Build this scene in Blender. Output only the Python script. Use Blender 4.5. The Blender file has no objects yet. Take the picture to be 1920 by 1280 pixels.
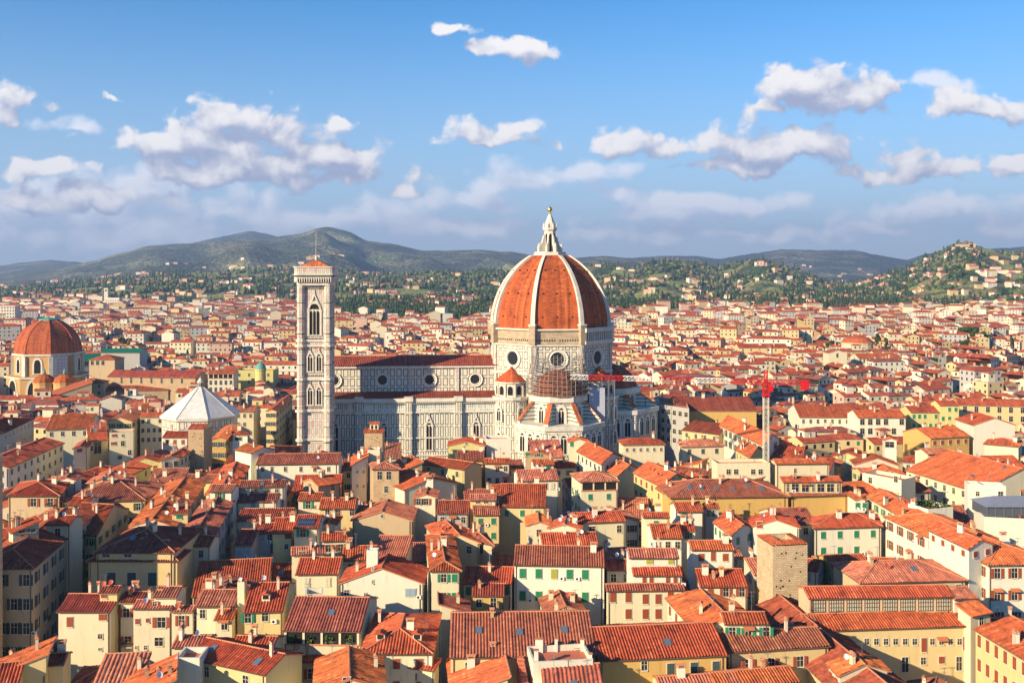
import bpy, math, random
import numpy as np
from mathutils import Vector, Matrix, noise as mnoise
random.seed(7)
PI = math.pi
S = bpy.context.scene
C = S.collection
# ------------------------------------------------------------------ camera, light, sky
F = 1880.0; HZ = 505.0; HC = 84.0           # focal length and horizon in pixels of the 1920 frame, camera height in m
cam = bpy.data.cameras.new('camera'); camo = bpy.data.objects.new('camera', cam); C.objects.link(camo)
camo.location = (0, 0, HC); camo.rotation_euler = (math.radians(90), 0, 0)
cam.sensor_width = 36; cam.lens = 36 * F / 1920; cam.shift_y = -(640 - HZ) / 1920
cam.clip_start = 1; cam.clip_end = 60000
S.camera = camo
SUN_AZ = math.radians(50); SUN_EL = math.radians(21)
sd = Vector((math.sin(SUN_AZ) * math.cos(SUN_EL), math.cos(SUN_AZ) * math.cos(SUN_EL), -math.sin(SUN_EL)))
sl = bpy.data.lights.new('sun', 'SUN'); sl.energy = 5.0; sl.angle = math.radians(0.5); sl.color = (1.0, 0.82, 0.55)
so = bpy.data.objects.new('sun', sl); C.objects.link(so); so.rotation_euler = sd.to_track_quat('-Z', 'Y').to_euler(); so.location = (-200, -200, 300)
S.view_settings.view_transform = 'Standard'; S.view_settings.look = 'None'
S.view_settings.exposure = 0.85; S.view_settings.gamma = 1.0
S.cycles.use_denoising = True
S.cycles.max_bounces = 5; S.cycles.diffuse_bounces = 3; S.cycles.glossy_bounces = 2; S.cycles.volume_bounces = 0
S.cycles.transparent_max_bounces = 8

W = bpy.data.worlds.new('World'); S.world = W; W.use_nodes = True
CS = 1.62; KC = 1.7
def cloud_group(name, blobs, nscale, amp):
    g = bpy.data.node_groups.new(name, 'ShaderNodeTree')
    g.interface.new_socket('P', in_out='INPUT', socket_type='NodeSocketVector')
    g.interface.new_socket('D', in_out='OUTPUT', socket_type='NodeSocketFloat')
    N = g.nodes; L = g.links
    gi = N.new('NodeGroupInput'); go = N.new('NodeGroupOutput')
    # domain warp
    w1 = N.new('ShaderNodeTexNoise'); w1.noise_dimensions = '2D'; w1.inputs['Scale'].default_value = 16; w1.inputs['Detail'].default_value = 5
    L.new(gi.outputs['P'], w1.inputs['Vector'])
    ws = N.new('ShaderNodeVectorMath'); ws.operation = 'SUBTRACT'; L.new(w1.outputs['Color'], ws.inputs[0]); ws.inputs[1].default_value = (.5, .5, .5)
    wm = N.new('ShaderNodeVectorMath'); wm.operation = 'MULTIPLY_ADD'; L.new(ws.outputs[0], wm.inputs[0]); wm.inputs[1].default_value = (.06, .035, 0); L.new(gi.outputs['P'], wm.inputs[2])
    acc = None
    for (cx, cy, rx, ry) in blobs:
        u, v = (cx - 960) / F, (HZ - cy) / F
        sx, sy = F / (rx * CS), F / (ry * CS)
        m = N.new('ShaderNodeVectorMath'); m.operation = 'MULTIPLY_ADD'
        L.new(wm.outputs[0], m.inputs[0]); m.inputs[1].default_value = (sx, sy, 0); m.inputs[2].default_value = (-u * sx, -v * sy, 0)
        fb = N.new('ShaderNodeVectorMath'); fb.operation = 'MULTIPLY'; fb.inputs[1].default_value = (1, 1.3, 1); L.new(m.outputs[0], fb.inputs[0])      # flatter undersides
        fm = N.new('ShaderNodeVectorMath'); fm.operation = 'MINIMUM'; L.new(m.outputs[0], fm.inputs[0]); L.new(fb.outputs[0], fm.inputs[1])
        l = N.new('ShaderNodeVectorMath'); l.operation = 'LENGTH'; L.new(fm.outputs[0], l.inputs[0])
        if acc is None: acc = l.outputs['Value']
        else:
            mm = N.new('ShaderNodeMath'); mm.operation = 'SMOOTH_MIN'; mm.inputs[2].default_value = .25
            L.new(acc, mm.inputs[0]); L.new(l.outputs['Value'], mm.inputs[1]); acc = mm.outputs[0]
    n = N.new('ShaderNodeTexNoise'); n.noise_dimensions = '2D'; n.inputs['Scale'].default_value = nscale; n.inputs['Detail'].default_value = 9; n.inputs['Roughness'].default_value = .52
    st = N.new('ShaderNodeVectorMath'); st.operation = 'MULTIPLY'; st.inputs[1].default_value = (1, 1.5, 1); L.new(gi.outputs['P'], st.inputs[0]); L.new(st.outputs[0], n.inputs['Vector'])
    a = N.new('ShaderNodeMath'); a.operation = 'MULTIPLY_ADD'; L.new(n.outputs[0], a.inputs[0]); a.inputs[1].default_value = amp; a.inputs[2].default_value = KC - amp * .5 + .40
    vo = N.new('ShaderNodeTexVoronoi'); vo.voronoi_dimensions = '2D'; vo.feature = 'F1'; vo.inputs['Scale'].default_value = nscale * 1.5; vo.inputs['Detail'].default_value = 2; vo.inputs['Roughness'].default_value = .45; L.new(wm.outputs[0], vo.inputs['Vector'])
    va = N.new('ShaderNodeMath'); va.operation = 'MULTIPLY_ADD'; L.new(vo.outputs['Distance'], va.inputs[0]); va.inputs[1].default_value = -.95; L.new(a.outputs[0], va.inputs[2])
    s = N.new('ShaderNodeMath'); s.operation = 'MULTIPLY_ADD'; L.new(acc, s.inputs[0]); s.inputs[1].default_value = -KC; L.new(va.outputs[0], s.inputs[2])
    L.new(s.outputs[0], go.inputs['D'])
    return g
crisp = [(430,270,150,50),(560,305,120,34),(440,235,60,40),(130,375,150,26),(1515,172,90,34),(1480,285,100,34),(1840,205,80,22),(1720,325,110,22),(440,232,70,38),(350,262,120,26),(520,262,100,30),(610,300,105,30),(430,315,150,34),(670,318,62,30),(500,336,220,20),(640,240,30,13),
 (35,190,52,24),(15,220,40,22),(855,52,34,16),(955,90,56,18),(878,246,36,22),(925,262,80,12),(972,250,30,17),(778,370,22,15),
 (1175,270,46,24),(1262,280,80,20),(1370,262,70,26),(1475,275,115,42),(1410,312,90,18),(1500,158,70,38),(1560,182,110,32),(1632,172,55,26),(1440,206,34,14),
 (1780,206,100,26),(1865,204,66,26),(1720,320,140,22),(1705,300,55,18),(1815,312,50,20),(1905,300,46,20),(70,318,100,20),(210,188,22,8)]
soft = [(200,440,330,44),(620,415,160,34),(430,400,160,40),(180,410,260,40),(60,370,120,30),(330,385,120,30),(1080,330,110,26),(880,385,90,24),(1740,405,160,30),(1330,392,120,18),(230,345,130,28),(110,390,200,34),(300,372,150,28),(890,380,80,24),(1010,338,110,24),(1110,318,90,18),(960,352,120,22),(1165,372,50,16),(1750,395,170,24),
 (1350,385,140,18),(1660,430,130,16),(850,430,170,20),(620,408,130,24),(300,425,330,26),(1350,440,260,18),(140,235,44,16),(50,440,160,30),(1780,165,50,14),(1250,410,120,14),(1880,425,60,14)]
gc = cloud_group('crisp_clouds', crisp, 24, 2.2); gs = cloud_group('soft_clouds', soft, 15, 2.4)
N = W.node_tree.nodes; L = W.node_tree.links
for n in list(N): N.remove(n)
out = N.new('ShaderNodeOutputWorld')
sky = N.new('ShaderNodeTexSky'); sky.sky_type = 'NISHITA'; sky.sun_disc = False
sky.sun_elevation = SUN_EL; sky.sun_rotation = math.radians(180) + SUN_AZ; sky.air_density = 1.0; sky.dust_density = 0.05; sky.ozone_density = 3.5
hs = N.new('ShaderNodeHueSaturation'); hs.inputs['Saturation'].default_value = 1.32; hs.inputs['Value'].default_value = 1.0
L.new(sky.outputs[0], hs.inputs['Color'])
t0 = N.new('ShaderNodeTexCoord'); s0_ = N.new('ShaderNodeSeparateXYZ'); L.new(t0.outputs['Generated'], s0_.inputs[0])
gr = N.new('ShaderNodeMapRange'); gr.interpolation_type = 'SMOOTHSTEP'; L.new(s0_.outputs['Z'], gr.inputs[0]); gr.inputs[1].default_value = -.02; gr.inputs[2].default_value = .28; gr.inputs[3].default_value = .85; gr.inputs[4].default_value = .0
tn = N.new('ShaderNodeMix'); tn.data_type = 'RGBA'; tn.blend_type = 'MULTIPLY'; tn.inputs[0].default_value = 1; L.new(hs.outputs[0], tn.inputs[6]); tn.inputs[7].default_value = (1.12, 1.08, 1.14, 1)
hz = N.new('ShaderNodeMix'); hz.data_type = 'RGBA'; L.new(gr.outputs[0], hz.inputs[0]); L.new(tn.outputs[2], hz.inputs[6]); hz.inputs[7].default_value = (2.7, 3.8, 5.7, 1)
b1 = N.new('ShaderNodeBackground'); b1.inputs['Strength'].default_value = 0.084; L.new(hz.outputs[2], b1.inputs['Color'])
tc = N.new('ShaderNodeTexCoord'); sp = N.new('ShaderNodeSeparateXYZ'); L.new(tc.outputs['Generated'], sp.inputs[0])
my = N.new('ShaderNodeMath'); my.operation = 'MAXIMUM'; L.new(sp.outputs['Y'], my.inputs[0]); my.inputs[1].default_value = .05
def math_(op, a, b, c=None):
    m = N.new('ShaderNodeMath'); m.operation = op
    for i, x in enumerate((a, b, c)):
        if x is None: continue
        if isinstance(x, (int, float)): m.inputs[i].default_value = x
        else: L.new(x, m.inputs[i])
    return m.outputs[0]
uu = math_('DIVIDE', sp.outputs['X'], my.outputs[0]); vv = math_('DIVIDE', sp.outputs['Z'], my.outputs[0])
cb = N.new('ShaderNodeCombineXYZ'); L.new(uu, cb.inputs[0]); L.new(vv, cb.inputs[1])
def call(g, off):
    n = N.new('ShaderNodeGroup'); n.node_tree = g
    v = N.new('ShaderNodeVectorMath'); v.operation = 'ADD'; v.inputs[1].default_value = off; L.new(cb.outputs[0], v.inputs[0]); L.new(v.outputs[0], n.inputs[0])
    return n.outputs[0]
def sstep(x, a, b, lo=0., hi=1.):
    m = N.new('ShaderNodeMapRange'); m.interpolation_type = 'SMOOTHSTEP'; L.new(x, m.inputs[0])
    for i, t in enumerate((a, b, lo, hi)): m.inputs[i + 1].default_value = t
    return m.outputs[0]
prev = b1.outputs[0]
for g, lo, hi, amax, dark, light, s0, s1 in ((gs, -.05, 1.1, .85, (.32, .36, .48, 1), (.56, .57, .62, 1), -1.0, 1.5), (gc, .0, .7, .98, (.23, .26, .37, 1), (.60, .58, .58, 1), -.75, 1.5)):
    d0 = call(g, (0, 0, 0)); d1 = call(g, (-.011, .017, 0))
    al = sstep(d0, lo, hi, 0, amax)
    front = sstep(sp.outputs['Y'], .3, .6); al = math_('MULTIPLY', al, front)
    df = math_('SUBTRACT', d0, d1)
    sh = sstep(df, s0, s1)
    mx = N.new('ShaderNodeMix'); mx.data_type = 'RGBA'; L.new(sh, mx.inputs[0]); mx.inputs[6].default_value = dark; mx.inputs[7].default_value = light
    b = N.new('ShaderNodeBackground'); L.new(mx.outputs[2], b.inputs['Color']); b.inputs['Strength'].default_value = 1.0
    ms = N.new('ShaderNodeMixShader'); L.new(al, ms.inputs[0]); L.new(prev, ms.inputs[1]); L.new(b.outputs[0], ms.inputs[2]); prev = ms.outputs[0]
L.new(prev, out.inputs['Surface'])
W.cycles.sampling_method = 'MANUAL'; W.cycles.sample_map_resolution = 512

# ------------------------------------------------------------------ materials
MATS = {}
def newmat(name):
    m = bpy.data.materials.new(name); m.use_nodes = True
    return m, m.node_tree.nodes, m.node_tree.links, m.node_tree.nodes['Principled BSDF']
def ramp(N, stops):
    r = N.new('ShaderNodeValToRGB'); e = r.color_ramp.elements
    e[0].position, e[0].color = stops[0][0], (*stops[0][1], 1)
    e[1].position, e[1].color = stops[-1][0], (*stops[-1][1], 1)
    for p, c in stops[1:-1]:
        x = e.new(p); x.color = (*c, 1)
    return r
def tint(N, L, col, amt=.12):
    """each house its own shade"""
    oi = N.new('ShaderNodeObjectInfo'); mr = N.new('ShaderNodeMapRange'); L.new(oi.outputs['Random'], mr.inputs[0])
    mr.inputs[3].default_value = 1 - amt; mr.inputs[4].default_value = 1 + amt
    h = N.new('ShaderNodeHueSaturation'); L.new(mr.outputs[0], h.inputs['Value']); hr = N.new('ShaderNodeMath'); hr.operation = 'MULTIPLY'; hr.inputs[1].default_value = 7.31; L.new(oi.outputs['Random'], hr.inputs[0]); hf = N.new('ShaderNodeMath'); hf.operation = 'FRACT'; L.new(hr.outputs[0], hf.inputs[0]); hm_ = N.new('ShaderNodeMapRange'); L.new(hf.outputs[0], hm_.inputs[0]); hm_.inputs[3].default_value = .494; hm_.inputs[4].default_value = .505; L.new(hm_.outputs[0], h.inputs['Hue']); L.new(col, h.inputs['Color'])
    return h.outputs[0]
def plain(name, col, rough=.6, metal=0., spec=.3, bump=0., bscale=4.):
    if name in MATS: return MATS[name]
    m, N, L, b = newmat(name); b.inputs['Roughness'].default_value = rough; b.inputs['Metallic'].default_value = metal
    b.inputs['Specular IOR Level'].default_value = spec
    n = N.new('ShaderNodeTexNoise'); n.inputs['Scale'].default_value = bscale; n.inputs['Detail'].default_value = 5
    t = N.new('ShaderNodeTexCoord'); L.new(t.outputs['Object'], n.inputs['Vector'])
    r = ramp(N, [(.3, tuple(c * .82 for c in col)), (.7, tuple(min(1, c * 1.12) for c in col))]); L.new(n.outputs[0], r.inputs[0]); L.new(r.outputs[0], b.inputs['Base Color'])
    if bump:
        bp = N.new('ShaderNodeBump'); bp.inputs['Strength'].default_value = bump; bp.inputs['Distance'].default_value = .05; L.new(n.outputs[0], bp.inputs['Height']); L.new(bp.outputs[0], b.inputs['Normal'])
    MATS[name] = m; return m
def stucco(name, col):
    m, N, L, b = newmat(name); b.inputs['Roughness'].default_value = .9; b.inputs['Specular IOR Level'].default_value = .15
    t = N.new('ShaderNodeTexCoord')
    mp = N.new('ShaderNodeMapping'); mp.inputs['Scale'].default_value = (.8, .8, .13); L.new(t.outputs['Object'], mp.inputs[0])
    n = N.new('ShaderNodeTexNoise'); n.inputs['Scale'].default_value = 1.3; n.inputs['Detail'].default_value = 7; n.inputs['Roughness'].default_value = .65; L.new(mp.outputs[0], n.inputs['Vector'])
    r = ramp(N, [(.25, tuple(c * .68 for c in col)), (.40, tuple(c * .95 for c in col)), (.62, col), (.8, tuple(min(.9, c * 1.06) for c in col))])
    L.new(n.outputs[0], r.inputs[0])
    n2 = N.new('ShaderNodeTexNoise'); n2.inputs['Scale'].default_value = 9; n2.inputs['Detail'].default_value = 4; L.new(t.outputs['Object'], n2.inputs['Vector'])
    mx = N.new('ShaderNodeMix'); mx.data_type = 'RGBA'; mx.blend_type = 'MULTIPLY'; mx.inputs[0].default_value = .22
    L.new(r.outputs[0], mx.inputs[6]); L.new(n2.outputs[0], mx.inputs[7])
    L.new(tint(N, L, mx.outputs[2], .08), b.inputs['Base Color'])
    MATS[name] = m; return m
def tiles(name, c, bump=0., tw=.6, tl=.5):
    m, N, L, b = newmat(name); b.inputs['Roughness'].default_value = .85; b.inputs['Specular IOR Level'].default_value = .2
    uv = N.new('ShaderNodeUVMap')
    s = N.new('ShaderNodeVectorMath'); s.operation = 'MULTIPLY'; s.inputs[1].default_value = (1 / tw, 1 / tl, 0); L.new(uv.outputs[0], s.inputs[0])
    fl = N.new('ShaderNodeVectorMath'); fl.operation = 'FLOOR'; L.new(s.outputs[0], fl.inputs[0])
    wn = N.new('ShaderNodeTexWhiteNoise'); wn.noise_dimensions = '2D'; L.new(fl.outputs[0], wn.inputs['Vector'])
    r = ramp(N, [(0, (c[0] * .5, c[1] * .55, c[2] * .7)), (.33, (c[0] * .82, c[1] * .82, c[2] * .9)), (.65, c), (.88, (min(1, c[0] * 1.15), c[1] * 1.3, c[2] * 1.25)), (1, (c[0] * 1.25, c[1] * 2.1, c[2] * 2.6))])
    cu = N.new('ShaderNodeSeparateXYZ'); L.new(fl.outputs[0], cu.inputs[0]); w1 = N.new('ShaderNodeTexWhiteNoise'); w1.noise_dimensions = '1D'; L.new(cu.outputs[0], w1.inputs['W'])
    av = N.new('ShaderNodeMix'); av.data_type = 'FLOAT'; av.inputs[0].default_value = .5; L.new(wn.outputs['Value'], av.inputs[2]); L.new(w1.outputs['Value'], av.inputs[3]); L.new(av.outputs[0], r.inputs[0])
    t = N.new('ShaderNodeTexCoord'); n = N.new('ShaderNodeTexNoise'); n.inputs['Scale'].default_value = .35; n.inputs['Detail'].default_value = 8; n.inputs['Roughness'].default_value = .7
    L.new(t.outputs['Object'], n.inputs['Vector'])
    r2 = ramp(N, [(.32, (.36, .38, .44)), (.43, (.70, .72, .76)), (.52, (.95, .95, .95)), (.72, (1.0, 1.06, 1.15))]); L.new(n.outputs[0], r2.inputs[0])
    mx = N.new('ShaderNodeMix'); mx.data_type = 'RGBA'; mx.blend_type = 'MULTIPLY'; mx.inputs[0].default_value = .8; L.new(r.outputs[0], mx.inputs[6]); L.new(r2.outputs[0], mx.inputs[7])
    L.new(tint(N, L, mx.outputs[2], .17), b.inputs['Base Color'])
    if bump:
        w = N.new('ShaderNodeTexWave'); w.bands_direction = 'X'; w.inputs['Scale'].default_value = 1 / tw * .314 * 1.0; L.new(uv.outputs[0], w.inputs['Vector'])
        bp = N.new('ShaderNodeBump'); bp.inputs['Strength'].default_value = bump; bp.inputs['Distance'].default_value = .12; L.new(w.outputs[0], bp.inputs['Height']); L.new(bp.outputs[0], b.inputs['Normal'])
    MATS[name] = m; return m
def blocks(name, c1, c2, mortar, bw, bh, ms=.02, off=.5, rough=.8, noise=.5, inner=None):
    m, N, L, b = newmat(name); b.inputs['Roughness'].default_value = rough; b.inputs['Specular IOR Level'].default_value = .25
    uv = N.new('ShaderNodeUVMap'); br = N.new('ShaderNodeTexBrick'); L.new(uv.outputs[0], br.inputs['Vector'])
    br.offset = off; br.inputs['Color1'].default_value = (*c1, 1); br.inputs['Color2'].default_value = (*c2, 1); br.inputs['Mortar'].default_value = (*mortar, 1)
    br.inputs['Scale'].default_value = 1; br.inputs['Mortar Size'].default_value = ms; br.inputs['Mortar Smooth'].default_value = .1
    br.inputs['Brick Width'].default_value = bw; br.inputs['Row Height'].default_value = bh
    col = br.outputs['Color']
    t = N.new('ShaderNodeTexCoord'); n = N.new('ShaderNodeTexNoise'); n.inputs['Scale'].default_value = .5; n.inputs['Detail'].default_value = 8; n.inputs['Roughness'].default_value = .7
    L.new(t.outputs['Object'], n.inputs['Vector'])
    r2 = ramp(N, [(.3, (.55, .5, .45)), (.55, (1, 1, 1)), (.7, (1, 1, 1))]); L.new(n.outputs[0], r2.inputs[0])
    mx = N.new('ShaderNodeMix'); mx.data_type = 'RGBA'; mx.blend_type = 'MULTIPLY'; mx.inputs[0].default_value = noise; L.new(col, mx.inputs[6]); L.new(r2.outputs[0], mx.inputs[7])
    L.new(mx.outputs[2], b.inputs['Base Color'])
    MATS[name] = m; return m
def frames(name, base, base2, line, cw, ch, inset=.28, lw=.2, fill=None, noise=.4):
    m, N, L, b = newmat(name); b.inputs['Roughness'].default_value = .55; b.inputs['Specular IOR Level'].default_value = .3
    uv = N.new('ShaderNodeUVMap'); s = N.new('ShaderNodeVectorMath'); s.operation = 'DIVIDE'; s.inputs[1].default_value = (cw, ch, 1); L.new(uv.outputs[0], s.inputs[0])
    fr = N.new('ShaderNodeVectorMath'); fr.operation = 'FRACTION'; L.new(s.outputs[0], fr.inputs[0])
    fl = N.new('ShaderNodeVectorMath'); fl.operation = 'FLOOR'; L.new(s.outputs[0], fl.inputs[0])
    sx = N.new('ShaderNodeSeparateXYZ'); L.new(fr.outputs[0], sx.inputs[0])
    def M(op, a, b_=None):
        q = N.new('ShaderNodeMath'); q.operation = op
        for i, v in enumerate((a, b_)):
            if v is None: continue
            if isinstance(v, (int, float)): q.inputs[i].default_value = v
            else: L.new(v, q.inputs[i])
        return q.outputs[0]
    dx = M('MULTIPLY', M('MINIMUM', sx.outputs[0], M('SUBTRACT', 1, sx.outputs[0])), cw); dy = M('MULTIPLY', M('MINIMUM', sx.outputs[1], M('SUBTRACT', 1, sx.outputs[1])), ch)
    d = M('MINIMUM', dx, dy); ln = M('MULTIPLY', M('GREATER_THAN', d, inset), M('LESS_THAN', d, inset + lw)); inn = M('GREATER_THAN', d, inset + lw)
    wn = N.new('ShaderNodeTexWhiteNoise'); wn.noise_dimensions = '2D'; L.new(fl.outputs[0], wn.inputs['Vector'])
    m1 = N.new('ShaderNodeMix'); m1.data_type = 'RGBA'; L.new(M('MULTIPLY', inn, wn.outputs['Value']), m1.inputs[0]); m1.inputs[6].default_value = (*base, 1); m1.inputs[7].default_value = (*(fill or base2), 1)
    m2 = N.new('ShaderNodeMix'); m2.data_type = 'RGBA'; L.new(ln, m2.inputs[0]); L.new(m1.outputs[2], m2.inputs[6]); m2.inputs[7].default_value = (*line, 1)
    t = N.new('ShaderNodeTexCoord'); n = N.new('ShaderNodeTexNoise'); n.inputs['Scale'].default_value = .45; n.inputs['Detail'].default_value = 8; n.inputs['Roughness'].default_value = .7
    L.new(t.outputs['Object'], n.inputs['Vector']); r2 = ramp(N, [(.3, (.6, .54, .46)), (.55, (1, 1, 1)), (.7, (1, 1, 1))]); L.new(n.outputs[0], r2.inputs[0])
    mx = N.new('ShaderNodeMix'); mx.data_type = 'RGBA'; mx.blend_type = 'MULTIPLY'; mx.inputs[0].default_value = noise; L.new(m2.outputs[2], mx.inputs[6]); L.new(r2.outputs[0], mx.inputs[7]); L.new(mx.outputs[2], b.inputs['Base Color'])
    MATS[name] = m; return m
WALL = {'w': stucco('white_stucco', (.78, .73, .58)), 'c': stucco('cream_stucco', (.74, .65, .44)), 'y': stucco('yellow_stucco', (.70, .54, .26)),
        'o': stucco('ochre_stucco', (.64, .40, .13)), 'p': stucco('pink_stucco', (.74, .56, .43)), 'g': stucco('grey_and_shaded_stucco', (.46, .44, .41)),  # the grey also paints shade onto paler walls standing in it
        'k': stucco('olive_stucco', (.66, .59, .24)), 't': stucco('tan_stucco', (.62, .47, .28))}
WNAME = {'w': 'white', 'c': 'cream', 'y': 'yellow', 'o': 'ochre', 'p': 'pinkish', 'g': 'grey', 'k': 'olive yellow', 't': 'tan', 'b': 'brown brick', 's': 'rough stone'}
WALL['b'] = blocks('brown_brick', (.40, .25, .12), (.50, .31, .15), (.5, .42, .3), .6, .22, .03)
WALL['s'] = blocks('rough_stone', (.52, .38, .22), (.66, .51, .32), (.36, .26, .16), .75, .38, .05)
ROOF = {'r': tiles('roof_tiles', (.51, .11, .042)), 'd': tiles('dark_and_shaded_roof_tiles', (.34, .075, .04)), 'o': tiles('orange_roof_tiles', (.61, .15, .05)), 'b': tiles('brown_roof_tiles', (.40, .12, .065)), 'p': tiles('faded_roof_tiles', (.52, .17, .095))}  # dark set serves dark roofs and also paints shade onto shaded ones
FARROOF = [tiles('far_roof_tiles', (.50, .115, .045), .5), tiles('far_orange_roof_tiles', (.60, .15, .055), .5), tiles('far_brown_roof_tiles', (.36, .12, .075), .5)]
CAP = plain('ridge_tile', (.52, .21, .11), .85)
SOF = plain('eave_wood', (.25, .17, .11), .9)
GLASS = plain('window_glass', (.022, .026, .03), .12, 0, .6)
FRAME = plain('stone_frame', (.62, .54, .42), .85)
SILL = FRAME
SHUT = {'g': plain('green_shutter', (.025, .21, .10), .5), 'r': plain('red_brown_shutter', (.30, .07, .03), .6), 'b': plain('blue_grey_shutter', (.28, .36, .42), .6),
        'y': plain('olive_shutter', (.35, .36, .06), .6), 'd': plain('dark_shutter', (.06, .09, .075), .6), 'w': plain('pale_shutter', (.58, .55, .42), .7)}
SNAME = {'g': 'green', 'r': 'red-brown', 'b': 'blue-grey', 'y': 'olive', 'd': 'dark', 'w': 'pale', 'n': ''}
METAL = plain('grey_metal', (.32, .32, .33), .45, .7)
DISHM = plain('dish_white', (.72, .72, .72), .4)
DISHR = plain('dish_red', (.5, .09, .05), .5)
WHITE = plain('white_paint', (.78, .76, .72), .5)
RED = plain('red_paint', (.55, .015, .02), .45)
GREENM = plain('green_metal_roof', (.01, .20, .115), .5, 0, .4)
TERR = plain('terracotta_floor', (.55, .16, .09), .9)
SOLAR = plain('solar_cell', (.02, .035, .08), .2, 0, .7)
DARK = plain('dark_opening', (.018, .015, .013), .95)  # near-black; also painted in for the shade inside openings and recesses

# ------------------------------------------------------------------ mesh helpers
class MB:
    def __init__(s): s.v = []; s.f = []; s.m = []; s.uv = []; s.mats = []
    def mi(s, mat):
        if mat not in s.mats: s.mats.append(mat)
        return s.mats.index(mat)
    def poly(s, pts, mat, uvs=None):
        n = len(s.v); s.v.extend([tuple(p) for p in pts]); s.f.append(tuple(range(n, n + len(pts)))); s.m.append(s.mi(mat))
        if uvs is None:
            nx = ny = nz = 0.
            for i in range(len(pts)):
                a = pts[i]; b = pts[(i + 1) % len(pts)]
                nx += (a[1] - b[1]) * (a[2] + b[2]); ny += (a[2] - b[2]) * (a[0] + b[0]); nz += (a[0] - b[0]) * (a[1] + b[1])
            l = math.hypot(nx, ny)
            ln = math.sqrt(nx * nx + ny * ny + nz * nz) or 1
            if l < 1e-4 * ln or l == 0:
                uvs = [(p[0], p[1]) for p in pts]
            else:
                tx, ty = -ny / l, nx / l
                bx, by, bz = (0 * nz - 0 * ty), 0, 0
                # up vector = n x t
                ux, uy, uz = (ny * 0 - nz * ty) / ln, (nz * tx - nx * 0) / ln, (nx * ty - ny * tx) / ln
                uvs = [(p[0] * tx + p[1] * ty, p[0] * ux + p[1] * uy + p[2] * uz) for p in pts]
        s.uv.extend(uvs)
    def prism(s, ring, z0, z1, mat, top=None, bottom=False, ring1=None):
        r1 = ring1 or ring; n = len(ring)
        for i in range(n):
            a, b = ring[i], ring[(i + 1) % n]; c, d = r1[(i + 1) % n], r1[i]
            s.poly([(a[0], a[1], z0), (b[0], b[1], z0), (c[0], c[1], z1), (d[0], d[1], z1)], mat)
        if top is not False: s.poly([(p[0], p[1], z1) for p in r1], top or mat)
        if bottom: s.poly([(p[0], p[1], z0) for p in reversed(ring)], mat)
    def box(s, x, y, z0, z1, w, d, mat, rot=0., top=None, bottom=True):
        c, q = math.cos(rot), math.sin(rot)
        ring = [(x + a * c - b * q, y + a * q + b * c) for a, b in ((-w / 2, -d / 2), (w / 2, -d / 2), (w / 2, d / 2), (-w / 2, d / 2))]
        s.prism(ring, z0, z1, mat, top, bottom)
    def tube(s, p0, p1, r, mat, n=4, r1=None):
        p0 = Vector(p0); p1 = Vector(p1); d = (p1 - p0).normalized()
        a = d.orthogonal().normalized(); b = d.cross(a); r1 = r if r1 is None else r1
        A = [p0 + (a * math.cos(2 * PI * k / n) + b * math.sin(2 * PI * k / n)) * r for k in range(n)]
        B = [p1 + (a * math.cos(2 * PI * k / n) + b * math.sin(2 * PI * k / n)) * r1 for k in range(n)]
        for k in range(n): s.poly([A[k], A[(k + 1) % n], B[(k + 1) % n], B[k]], mat, [(0, 0), (1, 0), (1, 1), (0, 1)])
        s.poly(list(reversed(A)), mat, [(0, 0)] * n); s.poly(B, mat, [(0, 0)] * n)
    def ngon(s, cx, cy, prof, n, rot, mat, cap=True, mats=None):
        """stack of n-gon rings, prof = [(r,z),...]"""
        rings = [[(cx + r * math.cos(rot + 2 * PI * k / n), cy + r * math.sin(rot + 2 * PI * k / n), z) for k in range(n)] for r, z in prof]
        for j in range(len(rings) - 1):
            for k in range(n):
                a, b, c, d = rings[j][k], rings[j][(k + 1) % n], rings[j + 1][(k + 1) % n], rings[j + 1][k]
                mm = mats[j] if mats else mat
                if prof[j + 1][0] < 1e-3: s.poly([a, b, c], mm)
                else: s.poly([a, b, c, d], mm)
        if cap and prof[-1][0] > 1e-3: s.poly(rings[-1], mats[-1] if mats else mat)
    def mesh(s, name, smooth=False):
        me = bpy.data.meshes.new(name); me.from_pydata(s.v, [], s.f)
        for m in s.mats: me.materials.append(m)
        me.polygons.foreach_set('material_index', s.m)
        ul = me.uv_layers.new(name='UVMap'); ul.data.foreach_set('uv', np.array(s.uv, dtype=np.float32).ravel())
        if smooth: me.polygons.foreach_set('use_smooth', [True] * len(s.f))
        me.update(); return me
    def build(s, name, parent=None, loc=(0, 0, 0), smooth=False):
        o = bpy.data.objects.new(name, s.mesh(name, smooth)); C.objects.link(o); o.location = loc
        if parent: o.parent = parent
        return o
def tag(o, label=None, cat=None, group=None, kind=None):
    if label: o['label'] = label
    if cat: o['category'] = cat
    if group: o['group'] = group
    if kind: o['kind'] = kind
    return o
def empty(name, loc=(0, 0, 0), rz=0.):
    o = bpy.data.objects.new(name, None); C.objects.link(o); o.location = loc; o.rotation_euler = (0, 0, rz); o.empty_display_size = 1
    return o
def inst(name, me, parent, loc, rz=0., sc=1.):
    o = bpy.data.objects.new(name, me); C.objects.link(o); o.parent = parent; o.location = loc; o.rotation_euler = (0, 0, rz)
    if sc != 1.: o.scale = (sc, sc, sc) if not isinstance(sc, tuple) else sc
    return o
def gp(px, py, z):
    """point of the place seen at a picture position, at height z"""
    Y = (HC - z) * F / (py - HZ); return Vector(((px - 960) / F * Y, Y))
def pix(x, y, z): return 960 + F * x / y, HZ + F * (HC - z) / y
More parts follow.
